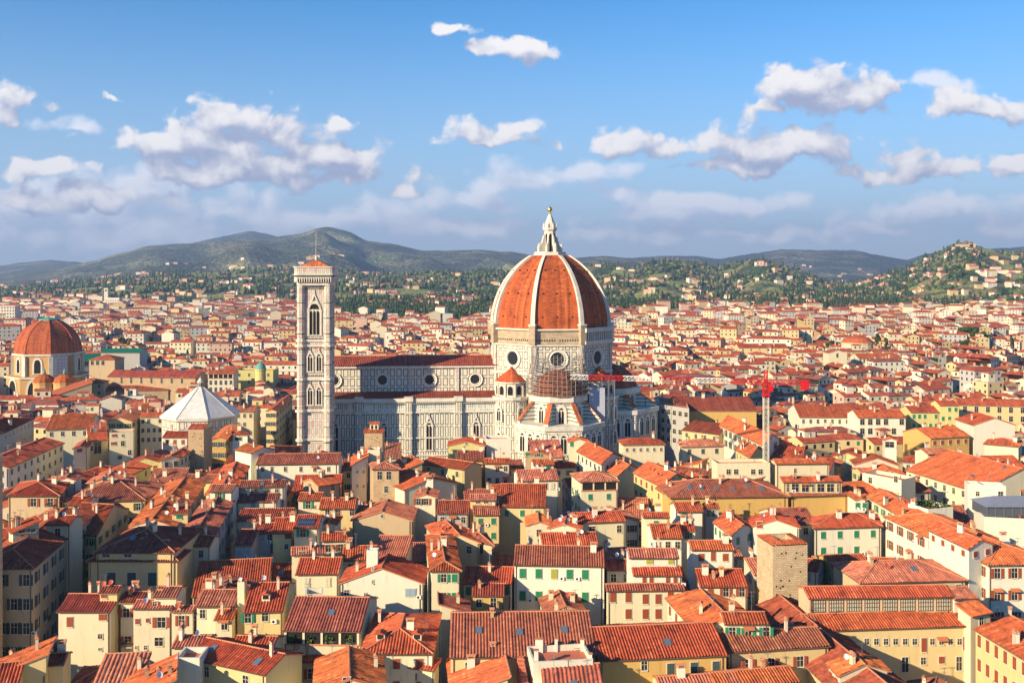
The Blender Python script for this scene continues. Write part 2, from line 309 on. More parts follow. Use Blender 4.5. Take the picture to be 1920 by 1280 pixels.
# ------------------------------------------------------------------ houses
def slope(mb, pts, mat, per=.6, amp=.13, corr=True, rag=0.):
    """one tiled roof plane; first edge is the eave. Real rounded tile rows run up the slope."""
    P = [Vector(p) for p in pts]
    if not corr: mb.poly(P, mat); return
    u = (P[1] - P[0]).normalized(); n = Vector((0, 0, 0))
    for i in range(len(P)): n += P[i].cross(P[(i + 1) % len(P)])
    n.normalize(); v = n.cross(u); O = P[0]
    Q = [((p - O).dot(u), (p - O).dot(v)) for p in P]
    umin = min(q[0] for q in Q); umax = max(q[0] for q in Q)
    if umax - umin < .3: mb.poly(P, mat); return
    k = max(2, round((umax - umin) / per)) * 4; du = (umax - umin) / k
    prof = (0, .12, 1, .8); s0 = random.uniform(0, 99)
    wob = lambda x, y: .16 * mnoise.noise(Vector((x * .35, y * .5, s0))) + .05 * mnoise.noise(Vector((x * 1.7, y * 1.3, s0)))
    cols = []
    for i in range(k + 1):
        x = umin + du * i; xx = min(max(x, umin + 1e-5), umax - 1e-5); lo = 1e9; hi = -1e9
        for j in range(len(Q)):
            (x0, y0), (x1, y1) = Q[j], Q[(j + 1) % len(Q)]
            if (x0 <= xx <= x1) or (x1 <= xx <= x0):
                if abs(x1 - x0) < 1e-9: continue
                y = y0 + (y1 - y0) * (xx - x0) / (x1 - x0); lo = min(lo, y); hi = max(hi, y)
        if hi < lo: lo = hi = 0
        cols.append((x, lo, hi, prof[i % 4] * amp))
    for i in range(k):
        a, b = cols[i], cols[i + 1]; j = random.uniform(-rag, rag)
        G = lambda c, y, jj=0: O + u * c[0] + v * (y + jj) + n * (c[3] + (wob(c[0], y) if rag and c[2] - c[1] > 1 else 0))
        ns = 3 if rag and max(a[2] - a[1], b[2] - b[1]) > 2 else 1
        for q in range(ns):
            f0, f1 = q / ns, (q + 1) / ns; A0, A1 = a[1] + (a[2] - a[1]) * f0, a[1] + (a[2] - a[1]) * f1; B0, B1 = b[1] + (b[2] - b[1]) * f0, b[1] + (b[2] - b[1]) * f1
            mb.poly([G(a, A0, j if q == 0 else 0), G(b, B0, j if q == 0 else 0), G(b, B1), G(a, A1)], mat, [(a[0], A0), (b[0], B0), (b[0], B1), (a[0], A1)])
WC = {}
PIPE = plain('downpipe', (.14, .08, .05), .6)
def win_mesh(kind, col, w, h, fine):
    key = (kind, col, w, h, fine)
    if key in WC: return WC[key]
    m = MB(); y = -.03
    m.poly([(-w / 2, y, 0), (w / 2, y, 0), (w / 2, y, h), (-w / 2, y, h)], GLASS)
    t = .13
    for x0, x1, z0, z1 in ((-w / 2 - t, -w / 2, -t, h + t), (w / 2, w / 2 + t, -t, h + t), (-w / 2, w / 2, h, h + t), (-w / 2 - .08, w / 2 + .08, -t - .06, 0)):
        d = .09 if z1 > 0 else .2
        m.box((x0 + x1) / 2, -d / 2, z0, z1, x1 - x0, d, FRAME)
    if kind != 'c':
        m.box(0, -.045, 0, h, .07, .03, CREAMW); m.box(0, -.046, h * .6, h * .6 + .06, w, .03, CREAMW)
    if not fine and kind in 'oc' and col != 'n':
        for s in (-1, 1):
            xc = s * (w / 4) if kind == 'c' else s * (w * .75 + .12)
            m.box(xc, -.13, 0, h, w / 2 - .02, .06, SHUT[col])
    me = m.mesh('window'); WC[key] = me; return me
CREAMW = plain('window_wood', (.55, .48, .36), .6)
def shut_mesh(col, w, h):
    key = ('s', col, w, h)
    if key not in WC:
        m = MB(); m.box(0, -.03, 0, h, w / 2 - .02, .06, SHUT[col])
        for k in range(int(h / .16)): m.box(0, -.075, .06 + k * .16, .06 + k * .16 + .09, w / 2 - .16, .03, SHUT[col])
        WC[key] = m.mesh('shutter')
    return WC[key]
LEAF = [plain('leaf_dark', (.03, .055, .015), .7), plain('leaf_mid', (.055, .10, .02), .7), plain('leaf_light', (.11, .15, .03), .7)]
def leafy(m, c, r, mats=None):
    d = Vector((random.gauss(0, 1), random.gauss(0, 1), random.gauss(0, 1))).normalized(); a = d.orthogonal().normalized() * r; b = d.cross(a)
    m.poly([c + a, c + b, c - a, c - b], random.choice(mats or LEAF), [(0, 0)] * 4)
def misc_meshes():
    M = {}
    for i, (w, d, h, mm) in enumerate(((.9, .6, 1.5, WALL['c']), (.6, .6, 1.1, WALL['b']), (1.3, .6, 1.7, WALL['w']), (.5, .5, 2.0, WALL['p']))):
        m = MB(); m.box(0, 0, -1.0, h, w, d, mm); m.box(0, 0, h, h + .1, w + .2, d + .2, CAP)
        for x in (-w / 2 + .1, w / 2 - .1): m.box(x, 0, h + .1, h + .35, .12, d * .8, mm)
        m.prism([(-w / 2 - .15, -d / 2 - .12), (w / 2 + .15, -d / 2 - .12), (w / 2 + .15, d / 2 + .12), (-w / 2 - .15, d / 2 + .12)], h + .35, h + .65, CAP, ring1=[(-w / 2 - .15, -.02), (w / 2 + .15, -.02), (w / 2 + .15, .02), (-w / 2 - .15, .02)])
        M['chimney%d' % i] = m.mesh('chimney')
    for i, mm in enumerate((DISHM, DISHR)):
        m = MB(); m.tube((0, 0, -.5), (0, 0, .9), .04, METAL)
        n = 10; c = Vector((0, -.15, 1.0)); ax = Vector((.35, -.8, .5)).normalized(); a = ax.orthogonal().normalized(); b = ax.cross(a)
        rings = [[c + ax * (.28 * (r / .5) ** 2 * .5) + (a * math.cos(2 * PI * k / n) + b * math.sin(2 * PI * k / n)) * r for k in range(n)] for r in (.02, .3, .5)]
        for j in range(2):
            for k in range(n): m.poly([rings[j][k], rings[j][(k + 1) % n], rings[j + 1][(k + 1) % n], rings[j + 1][k]], mm, [(0, 0)] * 4)
        m.tube(c, c + ax * .5, .02, METAL)
        M['dish%d' % i] = m.mesh('satellite_dish')
    for i, h in enumerate((2.6, 3.8)):
        m = MB(); m.tube((0, 0, -.6), (0, 0, h), .05, METAL); m.tube((-.7, 0, h - .15), (.7, 0, h - .15), .035, METAL)
        for k in range(6): x = -.65 + k * .26; m.tube((x, -.35, h - .15), (x, .35, h - .15), .015, METAL)
        if i: m.tube((-.4, .1, h - .9), (.5, -.1, h - .9), .02, METAL); [m.tube((x, -.3, h - .9), (x, .3, h - .9), .015, METAL) for x in (-.3, 0, .3)]
        M['antenna%d' % i] = m.mesh('antenna')
    m = MB(); m.box(0, 0, 0, .18, 1.2, 1.6, METAL); m.poly([(-.5, -.7, .185), (.5, -.7, .185), (.5, .7, .185), (-.5, .7, .185)], plain('skylight_glass', (.12, .17, .2), .1, 0, .8)); M['skylight'] = m.mesh('skylight')
    m = MB(); m.box(0, 0, 0, .12, 1.0, 1.6, METAL)
    for i in range(3):
        for j in range(5): m.poly([(-.47 + i * .32, -.77 + j * .31, .125), (-.18 + i * .32, -.77 + j * .31, .125), (-.18 + i * .32, -.49 + j * .31, .125), (-.47 + i * .32, -.49 + j * .31, .125)], SOLAR)
    M['solar'] = m.mesh('solar_panel')
    m = MB(); m.box(0, 0, -.3, 1.1, 1.5, 1.6, WALL['c']); m.poly([(-.55, -.83, .2), (.55, -.83, .2), (.55, -.83, .95), (-.55, -.83, .95)], GLASS)
    m.prism([(-.95, -1.1), (.95, -1.1), (.95, .9), (-.95, .9)], 1.1, 1.5, ROOF['r'], ring1=[(-.02, -1.1), (.02, -1.1), (.02, .9), (-.02, .9)]); M['dormer'] = m.mesh('dormer')
    m = MB(); m.box(0, 0, 0, .75, .95, .35, WHITE); m.ngon(0, 0, [(0, 0)], 3, 0, WHITE, False)
    m.poly([(.27 * math.cos(a * PI / 4) - .1, -.18, .38 + .27 * math.sin(a * PI / 4)) for a in range(8)], DARK); M['air_conditioner'] = m.mesh('air_conditioner')
    m = MB(); m.box(0, -.45, -.15, 0, 2.1, .9, FRAME)
    for k in range(12): m.box(-1 + k * 2 / 11, -.86, 0, .95, .05, .05, PIPE)
    m.box(0, -.87, .95, 1.02, 2.1, .08, PIPE)
    for k in range(26): leafy(m, Vector((random.uniform(-.9, .9), random.uniform(-.95, -.7), random.uniform(.7, 1.25))), .14)
    M['balcony'] = m.mesh('balcony')
    m = MB(); m.poly([(-1, -.05, .5), (-1, -1.1, 0), (1, -1.1, 0), (1, -.05, .5)], plain('awning_cloth', (.5, .16, .07), .8)); m.poly([(-1, -.05, .46), (1, -.05, .46), (1, -1.1, -.04), (-1, -1.1, -.04)], MATS['awning_cloth']); M['awning'] = m.mesh('awning')
    return M

MISC = misc_meshes()
HOUSES = []; FOOT = []     # records, footprints
def mark(P): FOOT.append([tuple(p) for p in P])
class House: pass
def rzfun(typ, z, a, b, pitch):
    if typ == 'e': return lambda s, t: z + pitch * b * min(t, 1 - t)
    if typ == 'g': return lambda s, t: z + pitch * a * min(s, 1 - s)
    if typ == 's': return lambda s, t: z + pitch * b * t
    if typ == 'x': return lambda s, t: z + pitch * a * s
    if typ == 'z': return lambda s, t: z + pitch * a * (1 - s)
    if typ == 'h': return lambda s, t: z + pitch * min(b * min(t, 1 - t), a * min(s, 1 - s))
    return lambda s, t: z
def house(P, z, typ='e', wall='c', rows=2, cols=2, sides=0, sh='g', style='c', pitch=.32, roof='r', label=None, corr=True, near=True, cust=None, loggia=0,
          skylights=0, solar=0, dorm=0, chim=None, ant=None, fl=3.9, ww=1.15, wh=1.7, over=.5, name='house', cat='house', group=None, top=1.9, overhang_side=.25, floor=None, plants=0, amp=.18, per=.54, trim=0, vis_depth=5.):
    A, B, Cc, D = [Vector(p) for p in P]; a = (B - A).length; b = (D - A).length
    ctr = (A + B + Cc + D) / 4
    rkey = roof; roof = random.choice('rrrbp') if roof == 'r' else roof
    root = empty(name, (ctr.x, ctr.y, 0)); lp = lambda s, t: (A * (1 - s) + B * s) * (1 - t) + (D * (1 - s) + Cc * s) * t - ctr
    rz = rzfun(typ, z, a, b, pitch)
    p3 = lambda s, t, dz=0: Vector((*lp(s, t), rz(s, t) + dz))
    wm = WALL[wall]; rm = ROOF[roof] if isinstance(roof, str) else roof
    # walls
    es, et = {'e': (overhang_side, over), 'g': (over, overhang_side), 's': (overhang_side, over), 'x': (over, overhang_side), 'z': (over, overhang_side), 'h': (over, over), 'f': (0, 0)}[typ]
    i, j = es / a, et / b
    cs = [(i, j), (1 - i, j), (1 - i, 1 - j), (i, 1 - j)]
    w = MB()
    for k in range(4):
        (s0, t0), (s1, t1) = cs[k], cs[(k + 1) % 4]
        q0, q1 = lp(s0, t0), lp(s1, t1)
        pts = [(q0.x, q0.y, 0), (q1.x, q1.y, 0)]
        par = 1.0 if typ == 'f' else -.06
        pts.append((q1.x, q1.y, rz(s1, t1) + par))
        if (typ == 'e' and k in (1, 3)) or (typ == 'g' and k in (0, 2)):
            sm, tm = (s0 + s1) / 2, (t0 + t1) / 2; q = lp(sm, tm); pts.append((q.x, q.y, rz(sm, tm) - .06))
        pts.append((q0.x, q0.y, rz(s0, t0) + par)); w.poly(pts, wm)
    if typ == 'f':     # parapet and terrace floor
        o = .35
        ii, jj = o / a, o / b; inn = [(ii, jj), (1 - ii, jj), (1 - ii, 1 - jj), (ii, 1 - jj)]
        for k in range(4):
            q0, q1 = lp(*cs[k]), lp(*cs[(k + 1) % 4]); r0, r1 = lp(*inn[k]), lp(*inn[(k + 1) % 4])
            w.poly([(q0.x, q0.y, z + 1), (q1.x, q1.y, z + 1), (r1.x, r1.y, z + 1), (r0.x, r0.y, z + 1)], CAP if wall != 'w' else wm)
            w.poly([(r0.x, r0.y, z + 1), (r1.x, r1.y, z + 1), (r1.x, r1.y, z), (r0.x, r0.y, z)], wm)
    wo = w.build('wall', root)
    if near and typ != 'f' and a > 5:
        dp = MB(); q0, q1 = lp(*cs[0]), lp(*cs[1]); dr = (q1 - q0).normalized(); nn = Vector((dr.y, -dr.x)) * .1
        for f in ((.97,) if a < 14 else (.02, .97)): q = q0 * (1 - f) + q1 * f + nn; dp.tube((q.x, q.y, 0), (q.x, q.y, z - .15), .09, PIPE, 4)
        g0, g1 = p3(0, 0, -.05), p3(1, 0, -.05)
        if typ in 'esh': dp.tube(g0 + Vector((nn.x, nn.y, 0)), g1 + Vector((nn.x, nn.y, 0)), .1, PIPE, 4)
        dp.build('downpipe', root)
    if trim:
        for k in range(1 if ctr.x > -1e9 else 1):
            pass
    # roof
    r = MB()
    if typ == 'f':
        q = [lp(*c) for c in inn]; r.poly([(p.x, p.y, z) for p in q], floor or TERR)
    else:
        if typ == 'e': pol = [[(0, 0), (1, 0), (1, .5), (0, .5)], [(1, 1), (0, 1), (0, .5), (1, .5)]]; rid = [((0, .5), (1, .5))]
        elif typ == 'g': pol = [[(0, 1), (0, 0), (.5, 0), (.5, 1)], [(1, 0), (1, 1), (.5, 1), (.5, 0)]]; rid = [((.5, 0), (.5, 1))]
        elif typ == 's': pol = [[(0, 0), (1, 0), (1, 1), (0, 1)]]; rid = [((0, 1), (1, 1))]
        elif typ == 'x': pol = [[(0, 1), (0, 0), (1, 0), (1, 1)]]; rid = [((1, 0), (1, 1))]
        elif typ == 'z': pol = [[(1, 0), (1, 1), (0, 1), (0, 0)]]; rid = [((0, 0), (0, 1))]
        else:
            if a >= b: r0, r1 = (b / 2 / a, .5), (1 - b / 2 / a, .5); pol = [[(0, 0), (1, 0), r1, r0], [(1, 1), (0, 1), r0, r1], [(1, 0), (1, 1), r1], [(0, 1), (0, 0), r0]]; rid = [(r0, r1), ((0, 0), r0), ((0, 1), r0), ((1, 0), r1), ((1, 1), r1)]
            else: r0, r1 = (.5, a / 2 / b), (.5, 1 - a / 2 / b); pol = [[(0, 0), (1, 0), r0], [(1, 1), (0, 1), r1], [(1, 0), (1, 1), r1, r0], [(0, 1), (0, 0), r0, r1]]; rid = [(r0, r1), ((0, 0), r0), ((1, 0), r0), ((0, 1), r1), ((1, 1), r1)]
        for pl in pol:
            pts = [p3(*c) for c in pl]
            # planes turned from the camera and far ones stay plain
            slope(r, pts, rm, per=per, amp=amp, corr=corr, rag=.06 if near else 0)
            lo = [p - Vector((0, 0, .22)) for p in pts]; r.poly(list(reversed(lo)), SOF)
            for k in range(len(pts)):
                r.poly([lo[k], lo[(k + 1) % len(pts)], pts[(k + 1) % len(pts)], pts[k]], SOF if k == 0 else CAP)
        if near:
            for q0, q1 in rid:
                x0, x1 = p3(*q0, .1), p3(*q1, .1)
                if (x1 - x0).length > .3: r.tube(x0, x1, .17, CAP, 5)
    ro = r.build('roof', root)
    # windows
    wob = []
    sc = lambda s, t: lp(s, t) + ctr
    def put(side, f, zc, kind=None, col=None, sw=None, shh=None, sub=True):
        c0, c1 = cs[side], cs[(side + 1) % 4]
        q0, q1 = lp(*c0), lp(*c1); dr = (q1 - q0).normalized(); q = q0 * (1 - f) + q1 * f
        kd = kind or style
        if kd == 'm': kd = random.choice('oocn')
        cl = col or sh; W_, H_ = sw or ww, shh or wh
        ang = math.atan2(dr.y, dr.x)
        nn = Vector((dr.y, -dr.x)) * .01
        wo_ = inst('window', win_mesh(kd, cl, W_, H_, near and kd in 'oc'), root, (q.x + nn.x, q.y + nn.y, zc - H_ / 2), ang)
        if near and kd in 'oc' and cl != 'n' and sub:
            for s in (-1, 1):
                xc = s * (W_ / 4) if kd == 'c' else s * (W_ * .75 + .14)
                inst('shutter', shut_mesh(cl, W_, H_), wo_, (xc, -.1, 0), 0)
        if near and sub and random.random() < .22:
            u_ = Vector((math.cos(ang), math.sin(ang))); kk = random.random()
            if kk < .35 and kd == 'o': inst('balcony', MISC['balcony'], root, (q.x + nn.x, q.y + nn.y, zc - H_ / 2 - .2), ang)
            elif kk < .6 and kd != 'c': inst('awning', MISC['awning'], root, (q.x + nn.x, q.y + nn.y, zc + H_ / 2 - .1), ang)
            elif kk < .9: inst('air_conditioner', MISC['air_conditioner'], root, (q.x + u_.x * 1.7 + nn.x * 20, q.y + u_.y * 1.7 + nn.y * 20, zc - 1.3), ang)
    vis = [k for k in (1, 3) if ((lambda q0, q1: Vector((q1.y - q0.y, -(q1.x - q0.x))).dot(-(q0 + ctr)))(lp(*cs[k]), lp(*cs[(k + 1) % 4]))) > 2]
    if cust is not None:
        for cw in cust:
            px, py = cw[0], cw[1]; side = cw[4] if len(cw) > 4 else 0
            q0, q1 = lp(*cs[side]) + ctr, lp(*cs[(side + 1) % 4]) + ctr; k = (px - 960) / F
            den = (q1.x - q0.x) - k * (q1.y - q0.y)
            f = (k * q0.y - q0.x) / den; f = min(max(f, .03), .97); Y = q0.y + f * (q1.y - q0.y)
            put(side, f, HC - (py - HZ) * Y / F, cw[2] if len(cw) > 2 and cw[2] else None, cw[3] if len(cw) > 3 else None, *(cw[5] if len(cw) > 5 else ()))
    else:
        zt = z + pitch * over * .8
        for q in range(rows):
            zc = zt - top - q * fl
            if zc < 2: break
            for k in range(cols):
                if random.random() < .06 and cols > 2 and rows > 1: continue
                put(0, (k + .5) / cols, zc)
            for sd_ in vis:
                for k in range(sides): put(sd_, (k + .5) / sides, zc)
        if typ == 'g' and a > 8 and random.random() < .3: put(0, .5, z + pitch * a * .25, 'n', None, .7, .9)
    # on the roof
    def on(name, key, s, t, dz=0, rz_=0, sc_=1.):
        p = p3(s, t, dz); return inst(name, MISC[key], ro if name in ('chimney', 'dormer', 'skylight', 'solar_panel') else root, p, rz_, sc_)
    ang0 = math.atan2((B - A).y, (B - A).x)
    if chim is None: chim = random.choice((1, 1, 2, 3)) if typ != 'f' else 0
    for k in range(chim): on('chimney', 'chimney%d' % random.randrange(4), random.uniform(.12, .88), random.uniform(.3, .7), 0, ang0 + random.choice((0, PI / 2)))
    if ant is None: ant = random.choice((0, 1, 1, 2, 3)) if near else 0
    for k in range(ant):
        if random.random() < .5: on('antenna', 'antenna%d' % random.randrange(2), random.uniform(.15, .85), random.uniform(.3, .7), 0, random.uniform(-1, 1))
        else: on('satellite_dish', 'dish%d' % (random.random() < .35), random.uniform(.15, .85), random.uniform(.1, .6), .1, random.uniform(-.4, .4))
    if near and random.random() < .25 and a > 9 and typ in 'eh': skylights = max(skylights, 1)
    tl = math.atan(pitch)
    for k in range(skylights):
        f = (k + .5 + random.uniform(-.2, .2)) / skylights
        o = on('skylight', 'skylight', min(.8, max(.2, f)), random.uniform(.15, .3), .1); o.rotation_euler = (tl, 0, ang0)
    for k in range(solar):
        for rr in range(2):
            o = inst('solar_panel', MISC['solar'], ro, p3(.2 + k * 1.05 / a, .12 + rr * 1.7 / b, .16), 0); o.rotation_euler = (tl, 0, ang0)
    for k in range(dorm): on('dormer', 'dormer', (k + .5) / dorm, .22, 0, ang0)
    if loggia:        # top storey: dark panel paints the shade of an open recess, pillars before it
        m = MB(); q0, q1 = lp(*cs[0]), lp(*cs[1]); dr = (q1 - q0).normalized(); nn = Vector((dr.y, -dr.x)); L_ = (q1 - q0).length
        zt = z - .1; h = 2.3
        def bx(f0, f1, z0, z1, d, mat, off=0.02):
            c0 = q0 + dr * (L_ * f0) + nn * off; c1 = q0 + dr * (L_ * f1) + nn * off; e0 = c0 + nn * d; e1 = c1 + nn * d
            m.prism([tuple(e0), tuple(e1), tuple(c1), tuple(c0)], z0, z1, mat, None, True)
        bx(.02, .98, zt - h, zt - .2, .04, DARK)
        for k in range(loggia + 1): f = .02 + .96 * k / loggia; bx(f - .2 / L_, f + .2 / L_, zt - h, zt - .2, .22, wm, .0)
        bx(0, 1, zt - h - .25, zt - h, .3, CAP, 0)
        m.build('loggia', root)
        if plants:
            m = MB()
            for k in range(plants * 22): f = (int(k * loggia / (plants * 22)) + random.uniform(.2, .6)) / loggia; c = q0 + dr * (L_ * f) + nn * random.uniform(.1, .35); leafy(m, Vector((c.x, c.y, zt - h + random.uniform(.1, 1.5))), .3)
            m.build('potted_plants', root); plants = 0
    if plants:
        m = MB()
        for k in range(plants * 25):
            s, t = random.random() * .9 + .05, random.choice((.06, .94, random.random()))
            c = p3(s, t, random.uniform(.1, 1.6)); leafy(m, c, .35)
        m.build('potted_plants', root)
    pa, pb = pix(A.x, A.y, z), pix(B.x, B.y, z)
    h = House(); h.root = root; h.px = (pa[0] + pb[0]) / 2; h.py = (pa[1] + pb[1]) / 2 - 6; h.wall = wall; h.typ = typ; h.sh = sh if (rows and cols and style != 'n' and cust is None) else ''; h.w = a; h.label = label; h.group = group; h.y = ctr.y; h.roof = rkey; h.vis = vis_depth
    h.cat = cat; HOUSES.append(h); tag(root, label, cat, group); mark([A, B, Cc, D])
    h.z = z; h.A = A; h.B = B; h.D = D; h.Cp = Cc; h.p3 = p3; h.lp = lp; h.ctr = ctr; h.cs = cs; h.rz = rz; h.ro = ro; return h
def H(ax, ay, bx, by, third, z, typ='e', wall='c', win='2,2,0,g,c', label=None, **o):
    A = gp(ax, ay, z); B = gp(bx, by, z); d = B - A; n = Vector((-d.y, d.x)).normalized(); pitch = o.get('pitch', .32)
    if isinstance(third, tuple):
        Q = gp(third[1], third[2], z)
        if third[0] == 'C': Cp = Q; Dp = A + (Q - B)
        else: Dp = Q; Cp = B + (Q - A)
    else:
        if third >= 200:
            Y = (A.y + B.y) / 2; k = third - HZ; e = (F * (HC - z) - k * Y) / (k + F * pitch); e = min(max(e, 1.8), 14)
            dep = e if typ == 's' else 2 * e
            if typ == 'h': dep = min(dep, max(d.length * 1.6, 6))
        else: dep = third
        if dep < 0: dep = -dep
        Cp = B + n * dep; Dp = A + n * dep
    if isinstance(win, str):
        r, c, s, sh, st = win.split(','); o.update(rows=int(r), cols=int(c), sides=int(s), sh=sh if sh != 'n' else 'd', style='n' if sh == 'n' else st)
    else: o.update(cust=win)
    return house([A, B, Cp, Dp], z, typ, wall, label=label, corr=(A.y < 420), near=(A.y < 345), **o)
# ------------------------------------------------------------------ the houses one can point at in the picture
H(-60,1066,64,1066,('C',187,957),22,'h','t','4,5,9,d,o','long tan palazzo with four rows of shuttered windows beside the dark street, lower left corner',fl=5,ww=1.3,wh=2.3,roof='d',chim=3,top=2.6,vis_depth=17)
H(118,1000,182,1004,('C',243,954),19,'e','y','3,3,5,g,o','yellow house with a long green-shuttered street side behind the tan corner palazzo')
H(160,1052,335,1052,9,19.6,'h','y',[(209,1085,'c','d',0,(1.9,2.9)),(247,1085,'c','d',0,(1.9,2.9)),(286,1085,'c','d',0,(1.9,2.9)),(209,1130),(247,1130),(286,1130)],'wide yellow palazzo with three tall dark-shuttered windows and grey string course, lower left',roof='d',chim=2,vis_depth=11)
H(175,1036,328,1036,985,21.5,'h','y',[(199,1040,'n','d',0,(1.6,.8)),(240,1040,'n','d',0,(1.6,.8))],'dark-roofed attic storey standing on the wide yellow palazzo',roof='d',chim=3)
H(105,1147,207,1147,1113,17,'e','c',[(131,1165,'c','r',0,(1.2,1.9)),(193,1156,'c','r',0,(1.6,1.2)),(188,1192,'n','r',0,(.9,.9)),(188,1216,'n','r',0,(.7,.5))],'cream house with nearly blank front and dark tiled roof, an aerial before it',roof='d',chim=2,ant=0,vis_depth=9)
H(183,1112,220,1112,1098,19.8,'e','y',[(195,1117,'c','r',0,(1.2,.7))],'tiny yellow attic with one brown window above the nearly blank cream house',chim=0,roof='d')
H(222,1130,266,1130,1109,17.8,'e','c',[(237,1148,'o','r',0,(1.3,1.7)),(240,1200,'o','r',0,(1.3,1.7))],'narrow cream house with dark roof squeezed between two cream houses, lower left',roof='d')
H(246,1141,322,1141,1124,18.6,'e','c',[(258,1164,'c','r',0,(.9,1)),(277,1162,'c','r',0,(.7,.8)),(303,1166,'o','r',0,(1.6,2)),(298,1202,'n','r',0,(1.6,1.6)),(256,1213,'n','r',0,(.5,.6)),(273,1213,'n','r',0,(.6,.8))],'cream house with brown-shuttered balcony window and arched loggia below, lower left',ant=1,vis_depth=9)
H(285,1120,331,1120,1099,20.6,'e','c',[(283,1131,'o','r',0,(.8,.9))],'small striped-tile attic on the cream house with balcony window')
H(318,1147,362,1147,1135,18,'s','c',[(341,1163,'o','r',0,(1.1,2)),(341,1195,'n')],'cream house with one red-brown shuttered window left of the green creeper')
H(365,1137,440,1137,1105,19,'e','c',[(380,1150,'n','w',0,(1,1.6)),(423,1172,'n','w',0,(.9,1.3))],'cream house with wide striped roof and yellow pillar chimney, lower left',chim=1)
H(400,1162,436,1162,1141,17.6,'s','c',[(421,1171,'n')],'small lean-to house under the cream house with wide striped roof')
H(445,1100,458,1100,2.,22.5,'f','c','0,0,0,n,n','tall cream chimney stack with cluster of aerials, lower left',name='chimney_stack',cat='chimney',ant=3)
H(455,1148,531,1146,1092,19.5,'e','y',[(465,1158,'o','g'),(497,1155,'n','g')],'yellow house with roof terrace cut into its striped tiles, left of the plant loggia',dorm=1)
H(505,1128,535,1127,5,19.2,'f','c',[(520,1166,'c','r',0,(1.3,1))],'narrow cream house with small awning window beside the plant loggia house')
H(572,1124,606,1122,4,20.4,'f','w',[(580,1117,'n','d',0,(.5,.6))],'small flat white roof block behind the plant loggia house')
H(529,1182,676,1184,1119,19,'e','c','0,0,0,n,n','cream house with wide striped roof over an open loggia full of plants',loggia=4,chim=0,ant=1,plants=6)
H(540,1240,613,1240,4,14,'s','b',[(584,1262,'o','r',0,(1.2,1.7))],'low brown stone house with arched window below the plant loggia',ant=0)
H(585,1300,726,1290,14,17.5,'g','w',[(650,1279,'n')],'house with big two-sided orange roof in the foreground, bottom edge below the plant loggia',chim=1,roof='o')
H(673,1226,813,1226,1142,18,'h','c','2,3,0,r,c','hip-roofed house with dormer windows below the white chimney gable house',dorm=2,chim=2,ant=1)
H(735,1246,814,1258,1229,15.5,'s','c','1,1,0,r,c','low pale house under the hip roof with dormers, beside the narrow dark lane')
H(634,1094,796,1094,11,18.6,'g','w',[(770,1110,'c','b',0,(2.2,1.6)),(650,1110,'n','d',0,(1,1)),(685,1115,'n','d',0,(.5,.9)),(699,1090,'n','d',0,(.35,.7)),(699,1065,'n','d',0,(.35,.7))],'big white gable house with one blue-shuttered window, centre of the foreground',pitch=.36,chim=1,vis_depth=9)
H(687,1040,708,1040,2.2,23.5,'f','w','0,0,0,n,n','white chimney turret with arrow slits on the big white gable house',name='chimney_stack',cat='chimney')
H(805,1071,867,1071,('D',797,1003),21,'h','c',[(832,1083,'o','g'),(852,1083,'c','g'),(832,1118,'o','g'),(852,1118,'c','g'),(832,1160,'c','g')],'tall narrow cream house with green shutters beside the dark lane, bottom centre',ant=2,vis_depth=15)
H(867,1094,960,1096,1062,16.8,'e','c',[(878,1107,'c','g'),(950,1107,'c','g')],'house with wide striped roof left of the white house with ten shuttered windows',vis_depth=11)
H(884,1117,947,1117,1094,16,'s','o',[(898,1130,'n','b'),(925,1130,'n','d',0,(1.2,2.2))],'small ochre terrace house with a dark lean-to roof, left of the ten shuttered windows',roof='d',ant=0)
H(822,1152,884,1150,1128,16,'z','c','1,1,0,n,n','low house with orange sloping roof beside the tall narrow cream house',ant=0)
H(842,1233,1120,1229,1147,18.5,'e','y','1,4,0,d,n','large house with broad striped roof and glass skylights at bottom centre',skylights=3,chim=2,ant=0,dorm=0)
H(843,1310,958,1305,1238,15.5,'x','y','0,0,0,n,n','low house with smooth orange roof at the bottom edge, left of the white roof terrace',roof='o',ant=0)
HT = H(1000,1252,1112,1246,7,19,'f','w','0,0,0,n,n','white walled roof terrace with red floor in front of the broad striped roof',chim=0,ant=0)
H(1020,1315,1137,1313,1244,16.5,'e','w','0,0,0,n,n','house with coarse striped roof at the bottom edge below the white terrace',chim=0,per=.7,amp=.16)
H(1122,1239,1366,1228,1171,18,'e','o',[(1208,1247,'n','r',0,(1,1.5)),(1257,1253,'c','d',0,(1.2,1.9)),(1301,1251,'c','d',0,(1.2,1.9)),(1342,1249,'c','d',0,(1.2,1.9))],'long ochre house with wavy striped roof and dark doors, bottom right of centre',chim=0,ant=0)
H(1366,1223,1558,1211,1180,17.6,'e','y',[(1403,1245,'o','r',0,(1.2,1.8)),(1446,1243,'o','r',0,(1.2,1.8)),(1500,1239,'o','r',0,(1.2,1.8))],'yellow house with three red-shuttered windows below its striped roof, lower right',chim=1,ant=2)
H(1358,1170,1443,1170,1147,21,'e','c',[(1373,1184,'o','g'),(1403,1185,'o','g'),(1438,1184,'o','g')],'small upper storey with three mixed windows on the yellow red-shuttered house',ant=1,chim=1)
H(1345,1292,1502,1278,1254,14.5,'e','y','0,0,0,n,n','low house with a flat orange roof at the bottom edge below the red-shuttered house',roof='o',chim=2,ant=1)
H(1245,1310,1400,1300,1264,14,'e','y','0,0,0,n,n','lowest striped roof at the bottom edge under the long ochre house',ant=0,chim=1)
H(1571,1268,1672,1258,('D',1548,1243),16.5,'g','c','1,3,2,r,c','small cream house with orange roof beside the long purple shaded roof, bottom right',roof='o',chim=1,ant=3)
